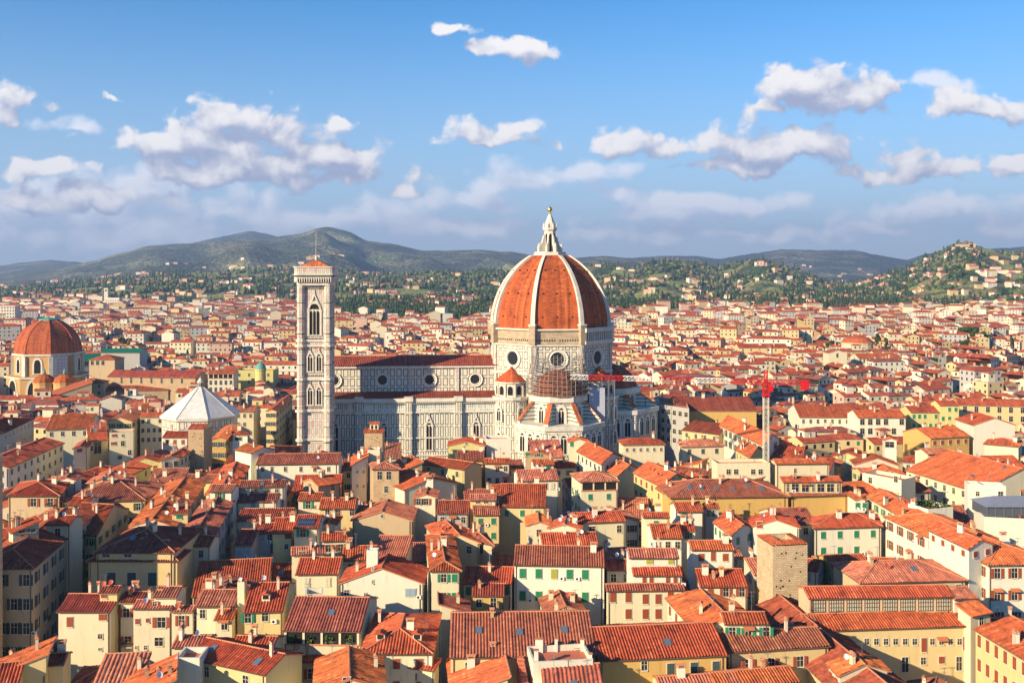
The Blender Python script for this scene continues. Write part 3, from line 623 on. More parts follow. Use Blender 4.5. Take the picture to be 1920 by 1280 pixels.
H(1596,1330,1758,1328,('C',1524,1142),14.3,'g','y','0,0,0,n,n','long narrow house whose shaded purple roof runs back to the stone tower',roof='d',chim=1,ant=1,pitch=.44)  # dark tiles put the shade of the right slope into the colour
H(1518,1183,1824,1173,1147,16,'s','y',[(x,1202,'n','r',0,(.9,1.1)) for x in (1625,1643,1661,1679,1697,1715,1748,1765,1782,1799)]+[(1732,1208,'c','r',0,(1,2.6)),(1812,1205,'c','r',0,(1,2.6)),(1697,1245,'n','d',0,(1.3,2.8)),(1731,1238,'n','d',0,(1,1.3)),(1765,1236,'c','r',0,(1.1,1.3)),(1798,1243,'n','w',0,(1.1,2.6))],'long yellow convent wing with a row of small square windows, lower right',roof='r',chim=0,ant=0,vis_depth=9)
HG = H(1516,1122,1790,1119,1098,20.4,'e','t','0,0,0,n,n','long glazed gallery with pale window panes on top of the yellow convent wing',chim=0,ant=0,name='glazed_gallery',cat='gallery')
H(1945,1252,2110,1252,('D',1823,1178),16,'g','y','2,3,7,r,c','yellow wing with tall brown shutters turning towards the camera, bottom right corner',roof='o',fl=4.5,ww=1,wh=2.2,vis_depth=9)
H(1822,1156,1863,1148,1127,18.3,'s','c',[(1840,1165,'n')],'small lean-to with bright orange roof at the right end of the glazed gallery',chim=0,ant=0,roof='o')
H(1790,1124,1836,1121,1100,20,'e','w',[(1801,1128,'c','r',0,(.7,1.1))],'white end pavilion of the glazed gallery with one red-brown window',chim=0,ant=0)
H(1612,1094,1816,1088,1050,19,'h','t','1,8,0,d,n','hip-roofed hall right behind the glazed gallery, white chimney on its left slope',chim=3,ant=1)
H(1852,1060,1990,1058,('D',1655,968),22,'h','w','3,4,9,r,o','long white palazzo with red windows and cream shutters at the right edge',fl=4.6,ww=1.25,wh=2.1,chim=3,roof='o',vis_depth=9)
H(1815,1030,1866,1020,('D',1738,993),25.3,'g','w','1,2,4,r,c','white attic storey with orange roof on the long white palazzo at the right edge',roof='o',chim=1,top=1.5,wh=1.2)
H(962,1059,1135,1062,1023,20.2,'e','w',[(x,1074+(x-980)*.02,'c','y' if x==1039 else 'g',0,(1.35,2.0)) for x in (980,1010,1039,1068,1097)]+[(x,1116+(x-980)*.02,'c','y' if x==1039 else 'g',0,(1.35,2.0)) for x in (980,1010,1039,1068,1097)],'white house with ten shuttered windows, eight green and two olive, centre of the foreground',chim=2,ant=0)
H(1137,1108,1286,1106,1094,17,'s','c',[(x,1119,'c','r',0,(1.2,2)) for x in (1149,1178)]+[(x,1122,'c','r',0,(1.2,2)) for x in (1210,1234)]+[(1257,1116,'c','r')]+[(x,1150,'c','r',0,(1.2,2)) for x in (1178,1210,1234)],'cream house with red-brown shutters stepping down right of the ten green shutters',chim=0,ant=0,vis_depth=7)
H(1187,1079,1281,1079,1061,19.5,'s','w',[(x,1087,'c','r',0,(.8,1.3)) for x in (1208,1221,1252,1266)],'middle tier of the stepped white house with four thin red shutters',chim=0,ant=0)
H(1179,1046,1274,1046,1028,22.5,'e','w',[(1218,1052,'c','y',0,(1.4,1)),(1258,1052,'c','y',0,(1.2,1))],'top tier of the stepped white house with two olive shutters',chim=1,ant=1)
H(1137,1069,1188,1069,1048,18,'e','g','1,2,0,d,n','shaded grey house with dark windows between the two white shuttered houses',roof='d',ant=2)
H(1296,1031,1379,1031,1013,22,'e','w',[(1315,1044,'c','r',0,(1.2,1.6)),(1337,1042,'c','r',0,(1,2)),(1360,1044,'c','r',0,(1.2,1.6))],'white upper storey with three brown shutters left of the stone tower')
H(1312,1100,1404,1100,1066,17,'s','c',[(1332,1110,'c','r'),(1361,1110,'o','r'),(1391,1110,'o','r')],'cream house with sloping striped roof directly left of the stone tower',ant=0)
H(1297,1178,1445,1188,('D',1246,1120),19,'g','c','3,4,4,r,c','big gabled house with orange left slope and white dish, below the stone tower',roof='o',chim=2,ant=3)
H(657,976,775,976,14,18,'g','t','0,0,0,n,n','broad blank tan gable wall above the big white gable house',pitch=.3,ant=1,vis_depth=7)
H(697,880,753,880,('D',690,868),24,'h','b',[(712,891,'n','d',0,(1.4,2.4)),(729,891,'n','d',0,(1.4,2.4)),(724,917,'n','d',0,(1.1,2))],'brick tower house with hip roof and two dark top windows',vis_depth=9)
H(657,874,691,868,('C',690,852),24.2,'x','w',[(670,884,'n','d',0,(.5,.7)),(682,884,'n','d',0,(.5,.7)),(670,910,'n','d',0,(.5,.7)),(682,911,'n','d',0,(.5,.7))],'tall white house with tiny windows adjoining the brick tower house on its left',roof='o',ant=0)
H(689,849,712,849,5,26.5,'f','c','0,0,0,n,n','slim cream block rising between white house and brick tower house')
H(752,884,795,880,862,20.5,'x','y','2,2,0,n,n','yellow house with orange slope behind the gable with two arched windows',roof='o')
H(788,869,870,881,860,20,'e','y','1,3,0,n,n','long yellow house with satellite dish and orange roof left of the dark-eaved house',chim=0)
H(756,919,860,906,888,19,'g','c','1,1,0,n,n','house with very wide low orange gable roof above the twin arched windows',pitch=.28,roof='o',ant=1)
H(792,893,815,893,887,22.3,'g','w',[(804,895,'o','r',0,(.8,.9))],'tiny white dormer cabin on the very wide low orange gable',chim=0,ant=0)
H(775,933,821,933,9,21,'g','c',[(785,940,'o','r',0,(1.2,1.7)),(799,940,'o','r',0,(1.2,1.7))],'cream gable tower with two brown arched windows in the middle of the roofs',pitch=.3,ant=0)
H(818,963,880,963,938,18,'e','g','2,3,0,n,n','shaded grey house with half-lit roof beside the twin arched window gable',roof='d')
H(887,966,939,965,944,18,'e','y','2,2,0,g,c','yellow house with striped roof and narrow vents, right of the half-lit roof')
H(880,938,932,938,926,21,'e','y',[(896,941,'n','d',0,(1.2,.6)),(911,941,'n','d',0,(1.2,.6))],'yellow attic with two slit windows above a striped roof, centre')
H(934,950,1024,951,907,19,'e','y','1,3,0,g,c','long yellow house with one green shutter beneath a striped roof, centre')
H(855,864,908,864,845,20,'e','o','2,3,0,d,n','ochre house with three dark windows below the cathedral nave')
H(908,869,957,869,859,19.5,'e','c','2,3,0,d,n','cream house with two dark windows right of the ochre house below the nave')
H(838,836,911,836,10,22,'g','k','0,0,0,n,n','blank olive-yellow gable wall directly below the cathedral nave',pitch=.24)
H(912,828,958,827,8,23,'f','w','0,0,0,n,n','flat-topped pale wall directly right of the olive-yellow gable')
H(820,1013,903,1018,('D',796,985),19.8,'g','t','1,2,1,n,n','house with large orange slope and cluster of dishes, right of the dark courtyard',roof='o',ant=4,chim=2)
H(880,1012,928,1024,('D',868,990),19.5,'h','t','1,1,1,n,n','hip-roofed tan house beside the cluster of dishes',roof='r',ant=2)
H(479,871,636,869,850,20,'e','w',[(x,879,'n','d',0,(.9,1.5)) for x in (492,510,535,564,590,616)]+[(564,905,'c','w',0,(.9,1.5)),(590,905,'c','w',0,(.9,1.5))],'long white house with six small dark windows under a striped roof, left of centre',chim=1,ant=1,vis_depth=6)
H(597,912,641,905,892,19.5,'e','b',[(624,915,'n','d',0,(1.2,2.6))],'small brown brick house with dark doorway below the long white house',ant=0)
H(447,914,534,912,900,20.6,'e','w',[(488,920,'n','b',0,(5.5,1.2)),(519,919,'n','b',0,(1,1))],'white house with a long strip window in the shaded courtyard, left of centre',roof='r',ant=0)
H(444,942,521,940,925,19,'e','w',[(475,948,'c','b'),(490,947,'c','w')],'white house with one blue-grey shutter in the shaded courtyard row')
H(443,976,546,975,953,18,'e','c',[(450,985,'c','w'),(464,985,'c','w'),(505,985,'n')],'long dark-roofed cream house across the shaded courtyard row',roof='d',ant=0)
H(438,1023,473,1023,992,17,'e','g','2,2,0,b,c','low grey house with purple roof at the bottom of the shaded courtyard',roof='d',ant=0)
H(472,1001,508,1001,980,18,'e','g',[(493,1008,'c','b',0,(1,1.6)),(518,1008,'n')],'grey house with one blue shutter in the shaded courtyard',roof='d',ant=0)
H(509,1000,549,999,970,18.5,'e','y',[(540,1004,'c','r',0,(1.6,1.4)),(537,1024,'n','d',0,(.9,1.2))],'narrow yellow house with brown window left of the solar roof house',ant=0)
H(549,990,597,990,965,20.2,'e','c',[(568,999,'o','g',0,(1.4,1.8))],'cream house with solar panels on its striped roof and a green door',solar=4,chim=0,ant=0)
H(557,938,603,938,923,21,'e','p',[(578,946,'o','g',0,(1.3,2)),(590,950,'n','r',0,(.7,.9))],'pinkish house with open green door shutters below the long white house',ant=0)
H(597,954,667,953,933,20,'e','y',[(614,962,'n'),(634,962,'n','r'),(660,960,'n')],'yellow house with striped roof right of the pinkish green-door house')
H(598,984,632,984,9,19.2,'g','c','0,0,0,n,n','small cream gable right of the solar roof house',pitch=.3,ant=1)
H(602,1015,652,1013,997,18.5,'e','c','1,2,0,r,o','small cream house with roof ledge below the small cream gable')
H(553,1077,636,1076,1045,17.6,'e','c','1,2,0,w,c','cream house with square striped roof above the small white air conditioners',ant=1)
H(640,1051,709,1049,1023,18,'e','c','1,2,0,w,n','house with dense striped roof behind the white chimney turret',ant=1)
H(545,1041,612,1037,1024,18.2,'e','c',[(567,1036,'n','w',0,(1.6,.8))],'flat cream house with narrow window above the square striped roof')
H(395,824,426,824,('C',449,800),22,'g','o','3,2,5,d,o','ochre street house with bright orange roof behind the stone tower, left',roof='o')
H(436,815,467,815,('D',434,809),26,'h','w',[(447,822,'n','d',0,(2.4,1.2))],'slim white tower house with dark triple window right of the stone tower at left',ant=0)
H(438,843,471,850,833,23,'e','w',[(455,875,'n')],'blank white house with orange roof below the slim white tower house',roof='o',ant=0)
H(335,1003,404,1004,('C',441,938),20,'g','p','3,3,6,b,o','pinkish house with long shaded street side, left of the courtyard row',chim=3,ant=3)
H(383,928,440,930,('C',469,874),20.6,'g','c','3,3,6,d,o','cream house with orange roof along the narrow street, left of the long white house',roof='o',chim=2,ant=4)
H(240,987,331,988,('C',386,907),20.5,'g','p','2,4,6,w,c','long house with orange left slope and row of white chimneys, left',roof='o',chim=6,ant=2)
H(12,930,113,930,('C',132,905),22,'h','t','2,3,2,r,o','stone-coloured palazzo with striped hip roof and pedimented windows, left',fl=5.2,ww=1.5,wh=2.2,chim=2,ant=0,vis_depth=8)
H(112,941,273,938,('C',318,906),20,'h','y','2,7,5,d,o','wide yellow palazzo with red hip roof and green eave, left',ww=1.2,wh=2,chim=4,ant=0,vis_depth=8)
H(125,948,162,948,930,20.6,'e','w','1,2,0,n,n','small house with vivid orange roof and awning before the wide yellow palazzo',roof='o',ant=0)
H(104,901,144,901,('C',156,885),22.5,'g','w','0,0,0,n,n','white-sided house with striped roof right behind the pedimented palazzo')
H(20,1000,78,992,6,25.6,'x','c',[(42,994,'n','d',0,(1.6,1)),(52,994,'n','d',0,(1,.8)),(62,994,'n','d',0,(1,.8))],'cream rooftop block with three dark windows on the tan palazzo, left edge',ant=2)
H(82,984,131,984,966,25.2,'e','c','1,1,0,n,n','striped rooftop block with white chimney on the tan palazzo, left edge',ant=1)
H(-90,830,8,812,('C',66,784),22,'h','g','4,4,8,d,n','grey shaded palazzo with regular dark windows at the left edge',roof='d',fl=4.6,chim=3,ant=2,vis_depth=9)  # grey wall colour paints in the shade on a whitish palazzo
H(-70,880,18,877,('C',122,830),20,'g','w','3,3,9,d,c','long white house with balcony line along the left street',roof='d',chim=3,ant=4,vis_depth=8)
H(135,842,165,838,('C',176,826),22.3,'g','c',[(149,844,'c','r',0,(1.8,1.2))],'cream gable with one brown window beside the blue glass stairwell, left',ant=0)
H(166,828,204,824,('D',160,817),23,'s','y',[(183,838,'n','b',0,(2.6,4.5)),(173,840,'n','d')],'yellow house with tall blue glass bay, left',ant=1)
H(205,816,250,814,8,25,'f','c',[(214,816,'c','r',0,(1.6,.9)),(230,816,'n','d',0,(.7,.8)),(213,831,'c','r',0,(1.8,1)),(230,831,'n'),(225,857,'n','d',0,(1.3,1.3)),(243,848,'n','r')],'square cream block with scattered small windows below the baptistery, left')
H(84,806,170,803,776,21.5,'e','c','1,4,2,n,n','house with large plain orange roof, left below the church with the red dome',roof='o',chim=5)
H(200,790,249,790,('C',292,764),21.5,'g','y','3,3,6,d,o','yellow corner house with dark shutters left of the baptistery')
H(261,782,306,781,772,22,'e','c','3,4,0,d,n','cream house with four columns of windows just left of the baptistery',ant=0)
H(300,862,340,858,('C',374,838),21.5,'g','c','4,2,5,d,c','cream house with orange roof left of the stone tower at left',roof='o')
H(391,922,436,922,908,23,'e','w',[(412,930,'o','g')],'striped rooftop cabin with dish on the narrow street house, left',ant=2)
H(320,963,353,962,950,22.8,'e','y',[(336,968,'c','g',0,(1.4,1))],'small yellow rooftop cabin with a green window, left')
H(354,1024,394,1024,1004,19,'e','c',[(377,1038,'n','b',0,(1,1.6))],'low cream house with striped roof in shade beside the courtyard, left',ant=1)
H(1016,1023,1124,1021,998,20,'e','c',[(1040,1030,'n')],'cream house with striped roof right behind the ten shuttered windows',ant=2)
H(985,986,1036,986,10,19,'g','c','1,1,0,n,n','cream gable beside the air conditioners above the ten shuttered windows',roof='o')
H(1025,991,1092,993,8,18.6,'g','c','0,0,0,n,n','low cream gable with chimney behind the ten shuttered windows',pitch=.3,ant=3)
H(1080,981,1175,977,959,19,'e','c',[(1161,991,'n','d',0,(1.2,1.8)),(1110,991,'n','b',0,(1.6,1.3))],'cream house with striped roof and one dark window right of centre',ant=2)
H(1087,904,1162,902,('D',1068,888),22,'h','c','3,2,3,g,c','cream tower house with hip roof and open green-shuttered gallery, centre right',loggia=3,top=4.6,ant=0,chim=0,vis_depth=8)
H(972,902,1050,900,880,20,'e','w',[(993,911,'c','g',0,(1.4,2.2)),(1018,911,'n','b',0,(2.8,1.8)),(1036,911,'c','w',0,(1.2,1.8))],'white house with one bright green shutter below the cathedral dome')
H(1000,872,1041,871,861,23,'e','w',[(1028,882,'c','g',0,(1.3,2.8))],'white upper house with a single green door below the cathedral dome',ant=0)
H(984,856,1036,856,8,22,'g','b',[(990,851,'c','g',0,(1.6,1.2)),(1010,852,'o','g',0,(1.2,1.2))],'brown brick gable house with green shutters directly below the dome')
H(1127,871,1170,857,('D',1080,846),21,'g','w','2,2,6,d,c','white house with green shutters in a row and orange roof, right below the dome',roof='o',chim=1)
H(1157,894,1204,879,('D',1132,880),18.5,'g','c','0,0,0,n,n','blank cream house with vivid orange roof and two skylights, right below the dome',roof='o')
H(1238,912,1296,897,('D',1186,886),21,'g','k','3,0,5,r,c','olive-yellow house with orange roof, left one of the yellow pair, centre right',roof='o',vis_depth=9)
H(1262,937,1312,925,('D',1228,915),20,'g','k','3,0,3,r,c','olive-yellow house with orange roof, right one of the yellow pair, centre right',roof='o')
H(1224,1009,1282,1009,982,18.4,'e','w','1,3,0,n,n','white house with square striped roof below the yellow pair',ant=1)
H(1205,970,1256,970,960,21,'e','c','1,1,0,g,c','narrow striped roof just above the white square-roofed house')
H(1065,829,1106,829,7,23,'g','c',[(1072,832,'c','g'),(1101,833,'c','g')],'small cream gable with two green shutters right below the scaffolded apse')
H(1167,834,1249,833,820,23,'h','c','1,6,0,d,n','pale house with wide hip roof and six tiny windows beneath the apse',wh=1.1,ww=.8)
H(1256,934,1482,931,898,21,'h','o','1,0,0,n,n','long palazzo with skylight roof and blind arches, right of centre',chim=3,ant=4,skylights=8)
H(1468,904,1581,903,893,24.5,'s','y',[(x,914,'n','d',0,(w,2.2)) for x,w in ((1477,.7),(1491,2),(1510,2),(1525,.7),(1539,2),(1557,2),(1571,.6))],'yellow roof loggia with dark arches at the right end of the skylight palazzo')
H(1484,931,1592,928,905,20.8,'s','o','1,0,0,n,n','right wing of the skylight palazzo below the dark roof arches')
H(1345,874,1444,873,7,22.5,'f','c',[(1366,884,'n','d',0,(1.3,1.5)),(1380,884,'n','d',0,(1.3,1.5)),(1412,884,'n','d',0,(1.3,1.5)),(1426,884,'n','d',0,(1.3,1.5))],'flat white block with four square dark windows at the foot of the crane')
H(1455,870,1557,869,860,23,'e','c',[(1491,882,'n','w',0,(.8,1.4))],'nearly blank white house right of the crane foot')
H(1406,859,1434,846,('D',1378,843),21.5,'g','k','2,0,4,d,n','yellow house with orange roof just left of the crane mast',roof='o')
H(1430,836,1462,822,('D',1348,798),21.5,'g','w','2,2,9,d,o','long white palazzo with sweeping orange roof behind the crane mast',roof='o',chim=2,ww=1.4,wh=2.4)
H(1277,838,1359,836,('D',1270,828),20,'h','c','2,3,0,d,c','cream house with wide hip roof between the apse and the crane',ant=1)
H(1371,1005,1418,989,('D',1336,979),20,'g','w','1,2,4,g,c','white house with three green shutters and orange roof left of the stone tower',roof='o')
H(1408,987,1502,990,9,20.8,'g','w',[(1424,983,'c','r',0,(1.4,1.6))],'broad white gable house with one red shutter above the stone tower',ant=2,chim=2)
H(1455,984,1532,983,952,19,'e','c','1,2,0,n,n','house with large striped roof and box skylight above right of the stone tower',skylights=1)
H(1524,991,1656,987,('D',1520,968),20,'h','w','2,4,0,g,c','white house with green shutters under a broad hip roof, right of the stone tower',ant=2,chim=2)
H(1270,960,1321,959,941,21,'e','w',[(1283,966,'c','g',0,(1.5,2))],'white house with a green window left of the blue-grey shaded gap')
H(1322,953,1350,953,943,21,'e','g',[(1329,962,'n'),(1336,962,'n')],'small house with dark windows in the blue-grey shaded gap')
H(1277,996,1306,996,978,18.6,'e','w',[(1288,1003,'o','g')],'tiny white house with green shutter below the green-window white house')
H(1824,797,1906,797,16,25,'g','w','0,0,0,n,n','large blank white gable wall at the right, highest of the near roofs',pitch=.34,vis_depth=8)
H(1832,923,2000,906,('D',1696,881),20,'g','c','2,3,8,d,n','long house with wide orange roof and skylights receding at the right',roof='o',skylights=3,chim=1)
H(1592,933,1748,921,900,19,'e','c','1,5,0,n,n','house with broad weathered roof beside the green-shuttered white wall, right',roof='r')
H(1735,996,1792,986,('D',1622,930),21,'g','c','2,2,8,g,o','long cream street house with green shutters running back at the right',roof='o',chim=4,ant=3,vis_depth=7)
H(1604,938,1626,938,9,21,'g','w',[(1608,948,'c','g'),(1621,948,'c','g')],'narrow white gable with two green shutters at the start of the right street')
H(1845,976,1975,982,10,21.5,'f','w','0,0,0,n,n','white roof terrace carrying the grey glasshouse at the right edge')
H(1841,916,1886,918,5,25,'f','w',[(1876,928,'n','d',0,(1.2,2))],'white cube with one dark door standing on the roofs at the right')
H(1815,913,1840,914,4,25,'f','w',[(1833,925,'n','d',0,(.9,1.2))],'smaller white cube directly left of the cube with the dark door')
H(1740,962,1787,957,7,22.5,'f','w','0,0,0,n,n','white roof garden terrace crowded with potted plants, right',plants=14)
H(1617,892,1690,906,7,23,'f','c',[(1680,898,'n','d'),(1632,900,'n','d')],'cream terrace house with railing and dark window above the weathered roof, right')
H(1740,852,1783,850,840,22,'e','c','1,4,0,r,c','cream house with small red-brown shutters, right, under the olive palazzo')
H(1745,822,1820,818,800,21,'e','o','1,5,0,r,c','long low ochre-walled house with dark eave, right')
H(1657,825,1684,826,8,22,'g','w',[(1668,833,'n','w',0,(3,2))],'white house with glass veranda and orange roof, right')
H(1843,832,1912,838,820,21,'h','c','0,0,0,n,n','pale house with low hip roof at the foot of the large blank white gable',roof='o')
# middle distance, right
H(1270,770,1420,770,743,23,'e','o','0,0,0,n,n','big dark-red hall roof right of the cathedral apse',roof='d',chim=1)
H(1499,782,1610,783,758,20,'e','w','1,8,0,d,n','long white building with row of tiny windows, right',ww=1)
H(1609,783,1700,783,768,22,'e','w','2,6,0,d,n','white palazzo with two storeys of dark arches, right',ww=1.8,wh=2.4)
H(1708,773,1762,773,760,23,'e','k','3,5,0,g,c','pale olive palazzo with rows of green shutters, right')
H(1762,760,1800,760,750,26,'e','k','4,3,0,g,c','taller pale olive house beside the green-shuttered palazzo, right')
H(1798,759,1930,762,747,24,'e','y','2,6,0,w,n','long yellow palazzo with pale arched windows at the right edge',ww=1.6,wh=2.4)
H(1238,762,1292,770,('D',1236,748),24.5,'f','g','4,5,0,d,n','shade-grey modern block with rows of dark windows behind the apse',ww=1.9,wh=2)  # wall set grey to paint in the shade on a grey-white block
H(1277,806,1348,815,790,19,'e','y','2,4,0,d,n','yellow house with striped roof behind the hip-roofed cream house',roof='d')
H(1553,662,1590,662,14,24,'g','c',[(1570,666,'n','d',0,(1.5,3))],'small pale church with gabled front left of the domed rotunda',name='church',cat='church')
H(1610,672,1692,672,662,19,'e','c','1,12,0,d,n','cloister with a long row of dark openings right of the rotunda',ww=1.2,wh=2.6,name='cloister',cat='cloister')
H(1385,652,1478,652,644,21,'e','y','1,6,0,n,n','long yellow building with brown roof left of the rotunda, far')
# middle distance, left
H(389,701,438,701,693,25,'e','w','2,5,0,d,n','white palazzo with open arcaded top floor, left of the bell tower',loggia=5,top=5,ww=1.4,wh=2.4)
H(440,697,512,697,14,24,'f','k','2,4,0,d,n','square olive-yellow palazzo with a green dome beside the bell tower')
H(497,771,520,771,('C',550,745),20,'g','y','4,2,6,d,o','yellow street house directly left of the bell tower base')
H(440,772,476,772,760,20,'e','c','3,3,0,d,n','cream house between the baptistery and the yellow street house')

GP = plain('pale_gallery_glass', (.42, .50, .38), .25, 0, .5); BRW = plain('brown_gallery_frame', (.16, .05, .02), .6)
q0, q1 = HG.lp(*HG.cs[0]), HG.lp(*HG.cs[1]); dr = (q1 - q0).normalized(); L_ = (q1 - q0).length; ang = math.atan2(dr.y, dr.x)
pn = MB(); bw = L_ / 8 - .7
pn.box(0, -.04, 0, 2.35, bw, .06, GP)
for k in range(7): pn.box(-bw / 2 + k * bw / 6, -.1, 0, 2.35, .13, .08, BRW)
for z in (0, .8, 1.6, 2.25): pn.box(0, -.11, z, z + .12, bw, .07, BRW)
pn = pn.mesh('glazed_bay')
for k in range(8): q = q0 + dr * (L_ * (k + .5) / 8); inst('glazed_bay', pn, HG.root, (q.x, q.y, 20.4 - 2.75), ang)

H(-45,1278,92,1264,8,16.5,'x','y','0,0,0,n,n','smooth orange roof sloping to the left in the bottom left corner',roof='o',chim=1)
H(74,1249,120,1246,1224,17.3,'e','y','0,0,0,n,n','short striped roof with shaded tiles right of the smooth orange corner roof',roof='d',ant=1)
H(-45,1302,32,1294,1241,16.6,'e','y','0,0,0,n,n','lowest striped roof in the bottom left corner',chim=0)
H(170,1290,262,1286,1224,16.4,'s','y','0,0,0,n,n','steep boldly striped roof at the bottom edge beside the big orange slope',roof='p',chim=1,per=.7)
H(212,1322,331,1308,11,16.6,'x','y','0,0,0,n,n','big orange slope rising to the right at the bottom left edge',roof='o',chim=3)
H(346,1232,497,1266,1208,18.2,'e','y','1,2,0,n,n','house with two blue skylights in its slanting roof, bottom left of centre',skylights=2,chim=1,ant=0)
H(320,1214,388,1214,1191,18,'e','c','0,0,0,n,n','striped roof with red dish just above the skylight house',chim=2,ant=2)
H(428,1223,508,1225,1192,17.8,'e','c','0,0,0,n,n','striped roof with terracotta chimney just above right of the skylight house',chim=2)
H(328,1244,374,1244,5,18.8,'f','w','0,0,0,n,n','small white roof terrace box left of the skylight house',chim=0,ant=0)

for s, t, hh, ww_ in ((.06, .12, 2.6, .7), (.5, .95, 2.2, .5), (.95, .9, 2.0, .6), (.2, .93, 2.3, 1.3), (.97, .1, 1.6, .5)):
    m = MB(); c = HT.p3(s, t); m.box(c.x, c.y, 17, 19 + hh, ww_, .6, WALL['w']); m.box(c.x, c.y, 19 + hh, 19.12 + hh, ww_ + .2, .8, CAP); m.build('chimney', HT.ro)
m = MB(); c0, c1 = HT.p3(-.14, -.35), HT.p3(-.14, .75)
for k in range(9):
    c = c0.lerp(c1, k / 8); m.box(c.x, c.y, 14, 16.2 + k * .34, 1.1, .95, TERR)
m.build('stair', HT.root)

H(303,820,351,820,808,20,'e','w','2,3,0,r,c','white house with red roof hiding the foot of the baptistery, left half',ant=2)
H(398,826,437,826,815,20.5,'e','w','1,2,0,n,n','white house with red roof hiding the foot of the baptistery, right half',ant=1)
# ------------------------------------------------------------------ ground, hills, haze
g = MB(); GR = plain('street_stone', (.10, .095, .09), .9, 0, .2, 0, .05)
g.poly([(-30000, -3000, 0), (30000, -3000, 0), (30000, 40000, 0), (-30000, 40000, 0)], GR)
tag(g.build('ground'), kind='structure')
def hillmat(name, forest, meadow, brown, fs, sc, bdist=8):
    m, N, L, b = newmat(name); b.inputs['Roughness'].default_value = .95; b.inputs['Specular IOR Level'].default_value = .05
    t = N.new('ShaderNodeTexCoord'); n = N.new('ShaderNodeTexNoise'); n.inputs['Scale'].default_value = sc; n.inputs['Detail'].default_value = 9; n.inputs['Roughness'].default_value = .62; L.new(t.outputs['Object'], n.inputs['Vector'])
    r = ramp(N, [(fs - .06, forest), (fs, tuple(c * 1.25 for c in forest)), (fs + .05, brown), (fs + .12, meadow)]); L.new(n.outputs[0], r.inputs[0])
    n2 = N.new('ShaderNodeTexNoise'); n2.inputs['Scale'].default_value = sc * 14; n2.inputs['Detail'].default_value = 6; L.new(t.outputs['Object'], n2.inputs['Vector'])
    r2 = ramp(N, [(.35, (.45, .45, .45)), (.65, (1.3, 1.3, 1.3))]); L.new(n2.outputs[0], r2.inputs[0])
    mx = N.new('ShaderNodeMix'); mx.data_type = 'RGBA'; mx.blend_type = 'MULTIPLY'; mx.inputs[0].default_value = .9; L.new(r.outputs[0], mx.inputs[6]); L.new(r2.outputs[0], mx.inputs[7])
    L.new(mx.outputs[2], b.inputs['Base Color'])
    bp = N.new('ShaderNodeBump'); bp.inputs['Strength'].default_value = .8; bp.inputs['Distance'].default_value = bdist; L.new(n2.outputs[0], bp.inputs['Height']); L.new(bp.outputs[0], b.inputs['Normal'])
    return m
def interp(prof, x):
    if x <= prof[0][0]: return prof[0][1]
    for (x0, y0), (x1, y1) in zip(prof, prof[1:]):
        if x <= x1:
            t = (x - x0) / (x1 - x0); t = t * t * (3 - 2 * t) * .5 + t * .5; return y0 + (y1 - y0) * t
    return prof[-1][1]
HILLS = {}
def hill(name, prof, Yf, Yc, mat, rough, seed, gul=.16, p=1.25, nx=260, ny=46, x0=-500, x1=2420):
    ridge = lambda px: HC + (HZ - interp(prof, px)) * Yc / F
    def zz(px, t):
        Y = Yf + (Yc - Yf) * t; X = (px - 960) / F * Y
        zc = ridge(px)
        if t <= 1:
            s = t ** p
            v = mnoise.fractal(Vector((X / rough, Y / rough, seed)), 1.0, 2.0, 5)
            gl = abs(mnoise.noise(Vector((X / (rough * .55) + .5 * v, Y / (rough * 1.6), seed + 7))))
            z = zc * s + zc * gul * (v * 1.1 - gl * 1.2 + .2) * 4 * t * (1.03 - t) - 2
        else: z = zc * (1 - (t - 1) * 2.2) + zc * .02 * mnoise.noise(Vector((X / 60, 0, seed)))
        return X, Y, z + (t > .9) * 5 * mnoise.noise(Vector((X / 45., Y / 90., seed)))
    HILLS[name] = (zz, Yf, Yc)
    m = MB(); vs = []
    for j in range(ny + 1):
        t = j / (ny - 6)
        for i in range(nx + 1): vs.append(zz(x0 + (x1 - x0) * i / nx, t))
    fs = [(j * (nx + 1) + i, j * (nx + 1) + i + 1, (j + 1) * (nx + 1) + i + 1, (j + 1) * (nx + 1) + i) for j in range(ny) for i in range(nx)]
    me = bpy.data.meshes.new('hill'); me.from_pydata(vs, [], fs); me.materials.append(mat); me.polygons.foreach_set('use_smooth', [True] * len(fs)); me.update()
    o = bpy.data.objects.new('hill', me); C.objects.link(o); tag(o, kind='structure')
far = hillmat('far_hill', (.07, .09, .06), (.26, .25, .14), (.19, .16, .11), .5, .0022, 40)
mid = hillmat('mountain_slopes', (.085, .10, .065), (.30, .33, .13), (.20, .18, .11), .49, .0028, 30)
near_ = hillmat('wooded_hill', (.05, .085, .025), (.28, .31, .09), (.25, .20, .10), .44, .008, 8)
hill('far_l', [(-500,508),(-100,502),(0,498),(40,492),(90,487),(140,490),(190,500),(260,500),(330,470),(370,452),(430,441),(470,433),(500,438),(540,450),(620,470),(1000,500),(2400,505)], 7500, 10500, far, 900, 1.)
hill('mountain', [(-500,530),(0,518),(80,508),(150,493),(230,474),(280,460),(340,455),(400,458),(440,450),(500,443),(560,435),(610,424),(650,431),(690,450),(740,459),(790,470),(850,471),(900,469),(960,473),(1000,480),(1080,487),(1180,484),(1260,488),(1400,500),(1600,520),(2400,540)], 3900, 7600, mid, 900, 3., .42, 1.3)
hill('far_r', [(-500,540),(900,540),(1000,500),(1080,490),(1150,484),(1240,480),(1300,479),(1350,484),(1400,476),(1470,467),(1540,468),(1600,468),(1650,478),(1700,486),(1740,474),(1800,480),(1870,465),(1920,462),(2100,470),(2400,480)], 6000, 8500, far, 800, 5.)
